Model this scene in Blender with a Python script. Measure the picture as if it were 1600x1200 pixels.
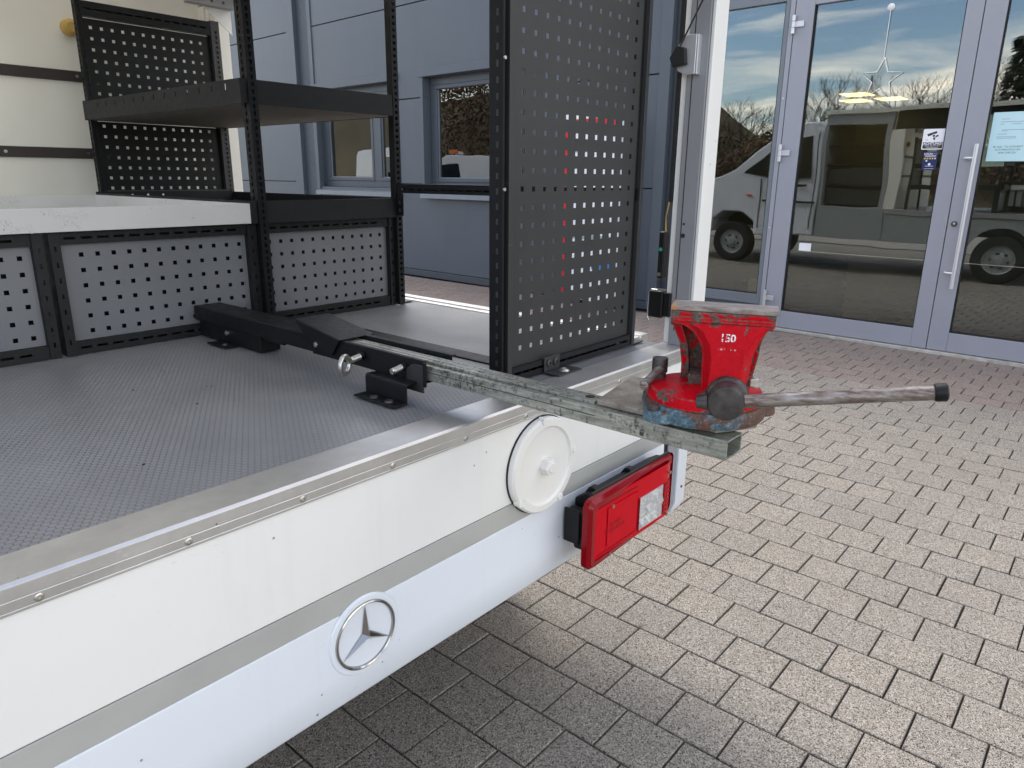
import bpy, math, random
import numpy as np
from mathutils import Vector, Matrix

# ------------------------------------------------------------------ clearing
for o in list(bpy.data.objects):
    bpy.data.objects.remove(o, do_unlink=True)
scene = bpy.context.scene
COL = scene.collection
R = math.radians
random.seed(7)

# ------------------------------------------------------------------ camera
YAW, PITCH, ROLL, FPX = R(49.347), R(16.120), R(0.5305), 1120.646
CAMZ = 1.4
_f = Vector((math.sin(YAW) * math.cos(PITCH), math.cos(YAW) * math.cos(PITCH), -math.sin(PITCH)))
_r = Vector((math.cos(YAW), -math.sin(YAW), 0))
_u = _r.cross(_f)
CR = _r * math.cos(ROLL) + _u * math.sin(ROLL)
CU = -_r * math.sin(ROLL) + _u * math.cos(ROLL)
cd = bpy.data.cameras.new('camera')
cam = bpy.data.objects.new('camera', cd)
COL.objects.link(cam)
m = Matrix.Identity(4)
for i in range(3):
    m[i][0] = CR[i]; m[i][1] = CU[i]; m[i][2] = -_f[i]
m[2][3] = CAMZ
cam.matrix_world = m
cd.sensor_width = 36.0
cd.lens = 36.0 * FPX / 1600.0
cd.clip_start = 0.02
cd.clip_end = 3000
scene.camera = cam
scene.render.resolution_x, scene.render.resolution_y = 1024, 768

# ------------------------------------------------------------------ sky
SUN_AZ, SUN_EL = R(30.0), R(52.0)          # azimuth from +Y (truck front) toward +X (the building)
world = bpy.data.worlds.new('World')
scene.world = world
world.use_nodes = True
wn, wl = world.node_tree.nodes, world.node_tree.links
wn.clear()
wo = wn.new('ShaderNodeOutputWorld')
bg = wn.new('ShaderNodeBackground')
sky = wn.new('ShaderNodeTexSky')
sky.sky_type = 'NISHITA'
sky.sun_disc = False
sky.sun_elevation = SUN_EL
sky.sun_rotation = SUN_AZ
sky.air_density = 1.0
sky.dust_density = 0.5
sky.ozone_density = 2.2
bg.inputs['Strength'].default_value = 0.135
# streaky fair-weather cloud over the whole dome
tc = wn.new('ShaderNodeTexCoord')
sep = wn.new('ShaderNodeSeparateXYZ'); wl.new(tc.outputs['Generated'], sep.inputs[0])
zc = wn.new('ShaderNodeMath'); zc.operation = 'MAXIMUM'; wl.new(sep.outputs['Z'], zc.inputs[0]); zc.inputs[1].default_value = 0.0
za = wn.new('ShaderNodeMath'); za.operation = 'ADD'; wl.new(zc.outputs[0], za.inputs[0]); za.inputs[1].default_value = 0.12
dv = wn.new('ShaderNodeVectorMath'); dv.operation = 'DIVIDE'; wl.new(tc.outputs['Generated'], dv.inputs[0])
cmb = wn.new('ShaderNodeCombineXYZ')
for k in range(3): wl.new(za.outputs[0], cmb.inputs[k])
wl.new(cmb.outputs[0], dv.inputs[1])
mp = wn.new('ShaderNodeMapping'); mp.inputs['Scale'].default_value = (1.0, 0.45, 0.0); mp.inputs['Location'].default_value = (2.2, 0.9, 0)
wl.new(dv.outputs[0], mp.inputs[0])
ns = wn.new('ShaderNodeTexNoise'); ns.inputs['Scale'].default_value = 1.15; ns.inputs['Detail'].default_value = 8; ns.inputs['Roughness'].default_value = 0.55; ns.inputs['Distortion'].default_value = 0.6
wl.new(mp.outputs[0], ns.inputs['Vector'])
rmp = wn.new('ShaderNodeValToRGB')
rmp.color_ramp.elements[0].position = 0.435; rmp.color_ramp.elements[1].position = 0.72
wl.new(ns.outputs['Fac'], rmp.inputs[0])
mxw = wn.new('ShaderNodeMix'); mxw.data_type = 'RGBA'
wl.new(rmp.outputs[0], mxw.inputs['Factor'])
wl.new(sky.outputs[0], mxw.inputs['A'])
mxw.inputs['B'].default_value = (15.0, 13.2, 10.9, 1)
wl.new(mxw.outputs['Result'], bg.inputs[0])
wl.new(bg.outputs[0], wo.inputs[0])

# ------------------------------------------------------------------ sun
sd = bpy.data.lights.new('sun', 'SUN')
sd.energy = 1.1
sd.angle = R(27.0)
sd.color = (1.0, 0.93, 0.82)
sun = bpy.data.objects.new('sun', sd)
COL.objects.link(sun)
_sd = Vector((math.sin(SUN_AZ) * math.cos(SUN_EL), math.cos(SUN_AZ) * math.cos(SUN_EL), math.sin(SUN_EL)))
sun.rotation_euler = _sd.to_track_quat('Z', 'Y').to_euler()
sun.location = (4, 6, 12)

scene.view_settings.view_transform = 'Standard'
scene.view_settings.look = 'None'
scene.view_settings.exposure = 1.34
scene.view_settings.gamma = 1.0
scene.render.engine = 'CYCLES'
scene.cycles.max_bounces = 10
scene.cycles.transparent_max_bounces = 24
scene.cycles.use_denoising = True

# ------------------------------------------------------------------ materials
MATS = {}

class NT:
    """tiny helper to write node graphs"""
    def __init__(self, name):
        self.m = bpy.data.materials.new(name); self.m.use_nodes = True
        self.n = self.m.node_tree.nodes; self.l = self.m.node_tree.links
        self.b = self.n['Principled BSDF']
        self.tc = self.n.new('ShaderNodeTexCoord')
        self.geo = None
    def link(self, a, b): self.l.new(a, b)
    def pos(self):
        if self.geo is None: self.geo = self.n.new('ShaderNodeNewGeometry')
        return self.geo.outputs['Position']
    def obj(self): return self.tc.outputs['Object']
    def mapping(self, src, scale=(1, 1, 1), rot=(0, 0, 0), loc=(0, 0, 0)):
        k = self.n.new('ShaderNodeMapping'); self.l.new(src, k.inputs[0])
        k.inputs['Scale'].default_value = scale; k.inputs['Rotation'].default_value = rot; k.inputs['Location'].default_value = loc
        return k.outputs[0]
    def noise(self, src, scale, detail=4, rough=0.55, dist=0.0):
        k = self.n.new('ShaderNodeTexNoise'); self.l.new(src, k.inputs['Vector'])
        k.inputs['Scale'].default_value = scale; k.inputs['Detail'].default_value = detail
        k.inputs['Roughness'].default_value = rough; k.inputs['Distortion'].default_value = dist
        return k.outputs['Fac']
    def voronoi(self, src, scale, feature='F1', out='Distance', rnd=1.0):
        k = self.n.new('ShaderNodeTexVoronoi'); k.feature = feature; self.l.new(src, k.inputs['Vector'])
        k.inputs['Scale'].default_value = scale; k.inputs['Randomness'].default_value = rnd
        return k.outputs[out]
    def ramp(self, src, stops, interp='LINEAR'):
        k = self.n.new('ShaderNodeValToRGB'); self.l.new(src, k.inputs[0])
        cr = k.color_ramp; cr.interpolation = interp
        while len(cr.elements) < len(stops): cr.elements.new(0.5)
        for e, (p, c) in zip(cr.elements, stops):
            e.position = p
            e.color = (c, c, c, 1) if isinstance(c, (int, float)) else (*c, 1)
        return k.outputs[0]
    def mix(self, fac, a, b, mode='MIX'):
        k = self.n.new('ShaderNodeMix'); k.data_type = 'RGBA'; k.blend_type = mode
        for s, v in (('Factor', fac), ('A', a), ('B', b)):
            if isinstance(v, (int, float)): k.inputs[s].default_value = v if s == 'Factor' else (v, v, v, 1)
            elif isinstance(v, tuple): k.inputs[s].default_value = (*v, 1)
            else: self.l.new(v, k.inputs[s])
        return k.outputs['Result']
    def math(self, op, a, b=None, c=None, clamp=False):
        k = self.n.new('ShaderNodeMath'); k.operation = op; k.use_clamp = clamp
        for i, v in enumerate((a, b, c)):
            if v is None: continue
            if isinstance(v, (int, float)): k.inputs[i].default_value = v
            else: self.l.new(v, k.inputs[i])
        return k.outputs[0]
    def bump(self, h, strength=0.3, dist=0.001):
        k = self.n.new('ShaderNodeBump'); self.l.new(h, k.inputs['Height'])
        k.inputs['Strength'].default_value = strength; k.inputs['Distance'].default_value = dist
        self.l.new(k.outputs[0], self.b.inputs['Normal'])
    def set(self, col=None, rough=None, metal=None, spec=None, coat=None):
        for s, v in (('Base Color', col), ('Roughness', rough), ('Metallic', metal), ('Specular IOR Level', spec), ('Coat Weight', coat)):
            if v is None: continue
            if isinstance(v, tuple): self.b.inputs[s].default_value = (*v, 1)
            elif isinstance(v, (int, float)): self.b.inputs[s].default_value = v
            else: self.l.new(v, self.b.inputs[s])

def mat(name, col, rough=0.5, metal=0.0, var=0.06, vscale=3.0, spec=0.5, bump=0.0, bscale=60, coat=None):
    """painted / plain surface with uneven tone and uneven gloss"""
    t = NT(name)
    n1 = t.noise(t.pos(), vscale, 5, 0.6)
    lo = tuple(max(0, c * (1 - var)) for c in col); hi = tuple(min(1, c * (1 + var)) for c in col)
    t.set(t.ramp(n1, [(0.3, lo), (0.7, hi)]), None, metal, spec, coat)
    n2 = t.noise(t.pos(), vscale * 6, 4, 0.6)
    t.set(rough=t.ramp(n2, [(0.3, max(0.02, rough - 0.06)), (0.7, min(1, rough + 0.08))]))
    if bump: t.bump(t.noise(t.pos(), bscale, 3), bump, 0.001)
    MATS[name] = t.m
    return t.m

def specked(name, col, rough, dirt=(0.12, 0.10, 0.08), amount=0.72, scale=26):
    """white vehicle paint with a few dirt specks and faint streaks"""
    t = NT(name)
    base = t.ramp(t.noise(t.pos(), 2.2, 5, 0.6), [(0.3, tuple(c * 0.95 for c in col)), (0.7, col)])
    v = t.voronoi(t.pos(), scale)
    mask = t.math('MULTIPLY', t.math('LESS_THAN', v, 0.055), t.math('GREATER_THAN', t.noise(t.pos(), 7.0, 2), 0.56))
    c = t.mix(t.math('MULTIPLY', mask, amount), base, dirt)
    streak = t.noise(t.mapping(t.pos(), (14, 14, 1.2)), 2.0, 4, 0.6)
    c = t.mix(t.ramp(streak, [(0.55, 0.0), (0.8, 0.16)]), c, tuple(x * 0.7 for x in col))
    sc = t.noise(t.mapping(t.pos(), (26, 26, 150), (0, 0.5, 0)), 2.0, 2)
    c = t.mix(t.math('MULTIPLY', t.ramp(sc, [(0.735, 0.0), (0.76, 0.35)]), t.ramp(t.noise(t.pos(), 3.0, 2), [(0.5, 0.0), (0.6, 1.0)])), c, (0.25, 0.24, 0.22))
    t.set(c, t.ramp(t.noise(t.pos(), 12, 4), [(0.3, rough - 0.015), (0.7, rough + 0.02)]), 0.0, 0.5)
    MATS[name] = t.m

specked('white_paint', (0.80, 0.80, 0.77), 0.38)
specked('white_gloss', (0.74, 0.78, 0.83), 0.22, scale=20)
specked('white_plastic', (0.80, 0.79, 0.75), 0.42, amount=0.5, scale=34)
mat('grey_trim', (0.40, 0.40, 0.375), 0.55, var=0.08, vscale=5)
mat('black_steel', (0.0075, 0.008, 0.0095), 0.45, var=0.2, vscale=8, spec=0.22, bump=0.15, bscale=400)
mat('black_powder', (0.012, 0.0128, 0.0145), 0.5, var=0.15, vscale=8, spec=0.25, bump=0.12, bscale=500)
mat('black_plastic', (0.008, 0.008, 0.009), 0.38, var=0.15, spec=0.3)
mat('rubber', (0.014, 0.014, 0.015), 0.75, var=0.2)
mat('silver_frame', (0.31, 0.315, 0.355), 0.42, var=0.03, vscale=2)
mat('silver_metal', (0.60, 0.60, 0.62), 0.36, 0.6, var=0.03)
mat('chrome', (0.40, 0.395, 0.385), 0.14, 1.0, var=0.04)
mat('zinc', (0.55, 0.54, 0.50), 0.34, 1.0, var=0.2, vscale=60)
mat('cladding_trim', (0.080, 0.096, 0.115), 0.45, var=0.05)
mat('plinth_grey', (0.052, 0.062, 0.075), 0.5, var=0.06)
mat('window_frame', (0.062, 0.074, 0.090), 0.4, var=0.04)
mat('sill_metal', (0.16, 0.18, 0.20), 0.4, var=0.06)
mat('room_wall', (0.20, 0.19, 0.17), 0.8, var=0.06)
mat('room_floor', (0.10, 0.092, 0.085), 0.45, var=0.08)
mat('room_ceiling', (0.16, 0.155, 0.15), 0.8)
mat('mat_grey', (0.035, 0.038, 0.04), 0.95, var=0.25, vscale=60)
mat('cardboard', (0.46, 0.31, 0.18), 0.8, var=0.08, vscale=8)
mat('ink_dark', (0.03, 0.03, 0.035), 0.6)
mat('ink_white', (0.85, 0.85, 0.85), 0.6)
t = NT('ink_worn')
_n = t.noise(t.pos(), 420, 3, 0.7); _n2 = t.noise(t.pos(), 150, 2)
t.set(t.mix(t.ramp(t.math('ADD', _n, t.math('MULTIPLY', _n2, 0.6)), [(0.78, 0.0), (0.84, 1.0)]), (0.80, 0.76, 0.74), (0.50, 0.006, 0.014)), 0.5); MATS['ink_worn'] = t.m
mat('ink_grey', (0.30, 0.36, 0.38), 0.6)
mat('ink_brown', (0.10, 0.05, 0.03), 0.7)
mat('sticker_white', (0.82, 0.82, 0.85), 0.4)
mat('sticker_blue', (0.012, 0.022, 0.10), 0.4)
mat('star_yellow', (0.85, 0.62, 0.08), 0.5)
mat('paper_blue', (0.52, 0.74, 0.78), 0.6, var=0.03)
mat('paper_cream', (0.80, 0.82, 0.66), 0.6, var=0.05, vscale=20)
mat('wire_white', (0.80, 0.80, 0.78), 0.5)
mat('aluminium_plain', (0.66, 0.66, 0.65), 0.36, 0.85, var=0.08, vscale=10)
mat('bark', (0.075, 0.055, 0.042), 0.9, var=0.3, vscale=4)
mat('needles', (0.030, 0.050, 0.026), 0.8, var=0.4, vscale=1.5)
mat('hedge_brown', (0.10, 0.065, 0.040), 0.9, var=0.4, vscale=0.6)
mat('meadow', (0.10, 0.085, 0.05), 0.9, var=0.3, vscale=0.1)
mat('orange_plastic', (0.75, 0.16, 0.02), 0.3)
mat('dark_glass', (0.012, 0.016, 0.02), 0.06, var=0.1)
mat('interior_cream', (0.82, 0.80, 0.73), 0.45, var=0.04, vscale=2)
mat('rail_brown', (0.040, 0.032, 0.030), 0.6, var=0.2)
mat('red_screw', (0.40, 0.30, 0.26), 0.4, 0.8)
mat('knob_yellow', (0.55, 0.36, 0.10), 0.5)
mat('green_dot', (0.03, 0.35, 0.20), 0.5)
mat('moss', (0.10, 0.14, 0.04), 0.95, var=0.3, vscale=30)
mat('debris', (0.02, 0.017, 0.014), 0.9)
mat('shelf_wood', (0.13, 0.115, 0.098), 0.7, var=0.1, vscale=10)
mat('threshold', (0.42, 0.40, 0.35), 0.7, var=0.25, vscale=14)
mat('pillar_grey', (0.27, 0.275, 0.29), 0.45, var=0.06, vscale=6)
mat('board_grey', (0.30, 0.33, 0.335), 0.45, var=0.05, vscale=4)

def m_panel():
    t = NT('panel_grey')
    c = t.ramp(t.noise(t.pos(), 4, 5), [(0.3, (0.128, 0.134, 0.147)), (0.7, (0.158, 0.164, 0.177))])
    sc = t.noise(t.mapping(t.pos(), (8, 8, 160), (0, 0.4, 0)), 3.0, 2)
    c = t.mix(t.ramp(sc, [(0.72, 0.0), (0.78, 0.25)]), c, (0.42, 0.43, 0.44))
    t.set(c, 0.45); MATS['panel_grey'] = t.m
    t = NT('panel_dark')
    c = t.ramp(t.noise(t.pos(), 5, 5), [(0.3, (0.024, 0.0245, 0.0255)), (0.7, (0.031, 0.0315, 0.0325))])
    sc = t.noise(t.mapping(t.pos(), (6, 6, 120), (0, 0.25, 0)), 3.0, 2)
    c = t.mix(t.ramp(sc, [(0.70, 0.0), (0.77, 0.4)]), c, (0.14, 0.14, 0.14))
    t.set(c, 0.5); MATS['panel_dark'] = t.m
m_panel()

def m_tray():
    t = NT('tray_white')
    base = t.ramp(t.noise(t.pos(), 3, 5), [(0.3, (0.50, 0.50, 0.49)), (0.7, (0.58, 0.58, 0.57))])
    w = t.n.new('ShaderNodeTexWave'); w.wave_type = 'BANDS'
    t.link(t.mapping(t.pos(), (30, 30, 18), (0.3, 0.9, 0.2)), w.inputs['Vector'])
    w.inputs['Scale'].default_value = 1.6; w.inputs['Distortion'].default_value = 14; w.inputs['Detail'].default_value = 3; w.inputs['Detail Scale'].default_value = 2.2
    scr = t.math('MULTIPLY', t.math('LESS_THAN', w.outputs['Fac'], 0.006), t.math('GREATER_THAN', t.noise(t.pos(), 11, 2), 0.60))
    t.set(t.mix(scr, base, (0.10, 0.10, 0.10)), 0.45); MATS['tray_white'] = t.m
m_tray()

def m_alu():
    t = NT('aluminium')
    br = t.noise(t.mapping(t.pos(), (1.5, 260, 260)), 3.0, 3, 0.6)
    sc = t.noise(t.mapping(t.pos(), (14, 90, 90), (0, 0, 0.35)), 3.0, 2, 0.5)
    blot = t.noise(t.pos(), 9, 5, 0.65)
    c = t.ramp(blot, [(0.3, (0.50, 0.50, 0.49)), (0.7, (0.64, 0.64, 0.63))])
    c = t.mix(t.ramp(sc, [(0.68, 0.0), (0.74, 0.5)]), c, (0.84, 0.84, 0.83))
    pit = t.math('MULTIPLY', t.math('LESS_THAN', t.voronoi(t.pos(), 55), 0.07), t.math('GREATER_THAN', t.noise(t.pos(), 14, 2), 0.60))
    c = t.mix(pit, c, (0.10, 0.095, 0.09))
    t.set(c, t.ramp(br, [(0.3, 0.30), (0.7, 0.48)]), 0.85)
    t.bump(br, 0.12, 0.0006); MATS['aluminium'] = t.m
m_alu()

def hexmask(t, src, cell):
    """distance to hexagon edge, 0 at cell centre .. 0.5 at the edge"""
    def vm(op, a, b=None):
        k = t.n.new('ShaderNodeVectorMath'); k.operation = op
        for i, v in enumerate((a, b)):
            if v is None: continue
            if isinstance(v, tuple): k.inputs[i].default_value = v
            else: t.link(v, k.inputs[i])
        return k
    s = (1.0, 1.7320508, 1.0)
    p = vm('ADD', vm('MULTIPLY', src, (1 / cell, 1 / cell, 0)).outputs[0], (500.0, 866.0254, 0)).outputs[0]
    half = (0.5, 0.8660254, 0)
    a = vm('SUBTRACT', vm('MODULO', p, s).outputs[0], half).outputs[0]
    b = vm('SUBTRACT', vm('MODULO', vm('SUBTRACT', p, half).outputs[0], s).outputs[0], half).outputs[0]
    la = vm('LENGTH', a).outputs['Value']; lb = vm('LENGTH', b).outputs['Value']
    sel = t.math('LESS_THAN', la, lb)
    mx = t.n.new('ShaderNodeMix'); mx.data_type = 'VECTOR'
    t.link(sel, mx.inputs['Factor']); t.link(b, mx.inputs[4]); t.link(a, mx.inputs[5])
    ab = vm('ABSOLUTE', mx.outputs[1]).outputs[0]
    sp = t.n.new('ShaderNodeSeparateXYZ'); t.link(ab, sp.inputs[0])
    d2 = t.math('ADD', t.math('MULTIPLY', sp.outputs[0], 0.5), t.math('MULTIPLY', sp.outputs[1], 0.8660254))
    return t.math('MAXIMUM', sp.outputs[0], d2)

def m_floor():
    t = NT('cargo_floor')
    h = hexmask(t, t.pos(), 0.0112)
    e = t.ramp(h, [(0.40, 0.0), (0.47, 1.0)])
    worn = t.noise(t.pos(), 3.5, 6, 0.62)
    base = t.ramp(worn, [(0.3, (0.208, 0.210, 0.214)), (0.72, (0.285, 0.287, 0.291))])
    dust = t.noise(t.pos(), 26, 4, 0.7)
    base = t.mix(t.ramp(dust, [(0.55, 0.0), (0.8, 0.22)]), base, (0.40, 0.40, 0.40))
    fade = t.ramp(t.noise(t.pos(), 4.5, 3), [(0.35, 0.55), (0.6, 1.0)])
    c = t.mix(t.math('MULTIPLY', e, fade), base, (0.075, 0.076, 0.079))
    t.set(c, t.ramp(worn, [(0.3, 0.27), (0.7, 0.33)]), 0.0, 0.5)
    t.bump(t.math('SUBTRACT', 1.0, e), 0.35, 0.0008); MATS['cargo_floor'] = t.m
m_floor()

def m_pavers():
    for name, c0, c1, c2 in (('paver_beige', (0.152, 0.133, 0.109), (0.262, 0.235, 0.200), (0.49, 0.455, 0.405)),
                             ('paver_red', (0.175, 0.135, 0.112), (0.27, 0.215, 0.185), (0.41, 0.35, 0.31))):
        t = NT(name)
        g = t.n.new('ShaderNodeNewGeometry'); oi = t.n.new('ShaderNodeObjectInfo')
        rnd = t.math('FRACT', t.math('ADD', g.outputs['Random Per Island'], oi.outputs['Random']))
        p = g.outputs['Position']
        s1 = t.noise(p, 460, 2, 0.5)
        s2 = t.voronoi(p, 370, 'F1', 'Color')
        sv = t.n.new('ShaderNodeSeparateColor'); t.link(s2, sv.inputs[0])
        c = t.ramp(s1, [(0.32, c0), (0.5, c1), (0.7, c2)])
        c = t.mix(t.math('GREATER_THAN', sv.outputs[0], 0.86), c, c2)
        c = t.mix(t.math('LESS_THAN', sv.outputs[1], 0.16), c, tuple(x * 0.34 for x in c0))
        tone = t.ramp(rnd, [(0.0, (0.90, 0.90, 0.905)), (0.5, (0.95, 0.945, 0.935)), (1.0, (1.0, 0.985, 0.965))])
        c = t.mix(1.0, c, tone, 'MULTIPLY')
        stain = t.noise(p, 1.3, 5, 0.6)
        c = t.mix(t.ramp(stain, [(0.45, 0.0), (0.75, 0.30)]), c, tuple(x * 0.62 for x in c1))
        t.set(c, 0.88, 0.0, 0.3)
        t.bump(t.math('ADD', s1, t.math('MULTIPLY', sv.outputs[2], 0.5)), 0.6, 0.0012)
        MATS[name] = t.m
    t = NT('joint_sand')
    n = t.noise(t.pos(), 40, 4)
    t.set(t.ramp(n, [(0.3, (0.030, 0.026, 0.020)), (0.7, (0.065, 0.056, 0.044))]), 0.95)
    MATS['joint_sand'] = t.m
    # far yard: same paving, too far off to tell its stones apart
    t = NT('yard')
    bt = t.n.new('ShaderNodeTexBrick'); t.link(t.mapping(t.pos(), (1, 1, 1), (0, 0, math.pi / 2)), bt.inputs['Vector'])
    bt.inputs['Scale'].default_value = 1.0; bt.inputs['Brick Width'].default_value = 0.171; bt.inputs['Row Height'].default_value = 0.171
    bt.inputs['Mortar Size'].default_value = 0.004
    bt.inputs['Color1'].default_value = (0.30, 0.27, 0.235, 1); bt.inputs['Color2'].default_value = (0.36, 0.325, 0.285, 1); bt.inputs['Mortar'].default_value = (0.08, 0.07, 0.055, 1)
    t.set(t.mix(t.ramp(t.noise(t.pos(), 0.7, 5), [(0.4, 0.0), (0.75, 0.4)]), bt.outputs['Color'], (0.2, 0.18, 0.16)), 0.9)
    MATS['yard'] = t.m
m_pavers()

def m_clad():
    t = NT('cladding')
    w = t.n.new('ShaderNodeTexWave'); w.wave_type = 'BANDS'; w.bands_direction = 'Z'
    t.link(t.pos(), w.inputs['Vector']); w.inputs['Scale'].default_value = 24.0
    c = t.ramp(t.noise(t.pos(), 0.8, 4), [(0.3, (0.073, 0.088, 0.106)), (0.7, (0.083, 0.100, 0.120))])
    c = t.mix(t.ramp(t.noise(t.mapping(t.pos(), (3, 3, 0.35)), 2.0, 4), [(0.5, 0.0), (0.8, 0.22)]), c, (0.055, 0.066, 0.078))
    t.set(c, 0.42); t.bump(t.math('ADD', w.outputs['Fac'], t.math('MULTIPLY', t.noise(t.pos(), 1.4, 2), 3.0)), 0.2, 0.002); MATS['cladding'] = t.m
m_clad()

def m_glass():
    for name, tint, refl in (('glass', (0.82, 0.86, 0.84), 0.13), ('window_glass', (0.42, 0.45, 0.45), 0.17), ('vehicle_glass', (0.30, 0.36, 0.36), 0.08)):
        t = NT(name)
        out = t.n['Material Output']
        gl = t.n.new('ShaderNodeBsdfGlossy'); gl.inputs['Roughness'].default_value = 0.0; gl.inputs['Color'].default_value = (0.97, 0.99, 0.98, 1)
        bp = t.n.new('ShaderNodeBump'); bp.inputs['Strength'].default_value = 0.10; bp.inputs['Distance'].default_value = 0.02
        t.link(t.noise(t.pos(), 1.6, 1, 0.4), bp.inputs['Height']); t.link(bp.outputs[0], gl.inputs['Normal'])
        tr = t.n.new('ShaderNodeBsdfTransparent'); tr.inputs['Color'].default_value = (*tint, 1)
        fr = t.n.new('ShaderNodeFresnel'); fr.inputs['IOR'].default_value = 1.5
        fac = t.math('MAXIMUM', t.math('ADD', fr.outputs[0], refl - 0.04), refl, clamp=True)
        mx = t.n.new('ShaderNodeMixShader'); t.link(fac, mx.inputs[0]); t.link(tr.outputs[0], mx.inputs[1]); t.link(gl.outputs[0], mx.inputs[2])
        t.link(mx.outputs[0], out.inputs['Surface']); MATS[name] = t.m
m_glass()

def m_roof():
    t = NT('translucent_roof')
    out = t.n['Material Output']
    tr = t.n.new('ShaderNodeBsdfTranslucent'); tr.inputs['Color'].default_value = (0.90, 0.88, 0.82, 1)
    t.set((0.74, 0.73, 0.68), 0.5)
    mx = t.n.new('ShaderNodeMixShader'); mx.inputs[0].default_value = 0.62
    t.link(t.b.outputs[0], mx.inputs[1]); t.link(tr.outputs[0], mx.inputs[2]); t.link(mx.outputs[0], out.inputs['Surface'])
    MATS['translucent_roof'] = t.m
m_roof()

def m_emit(name, col, s):
    t = NT(name); t.b.inputs['Emission Color'].default_value = (*col, 1); t.b.inputs['Emission Strength'].default_value = s
    t.set(col, 0.5); MATS[name] = t.m
m_emit('led_panel', (1.0, 0.74, 0.30), 1.0)
m_emit('led_violet', (0.25, 0.08, 1.0), 4.0)

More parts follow.
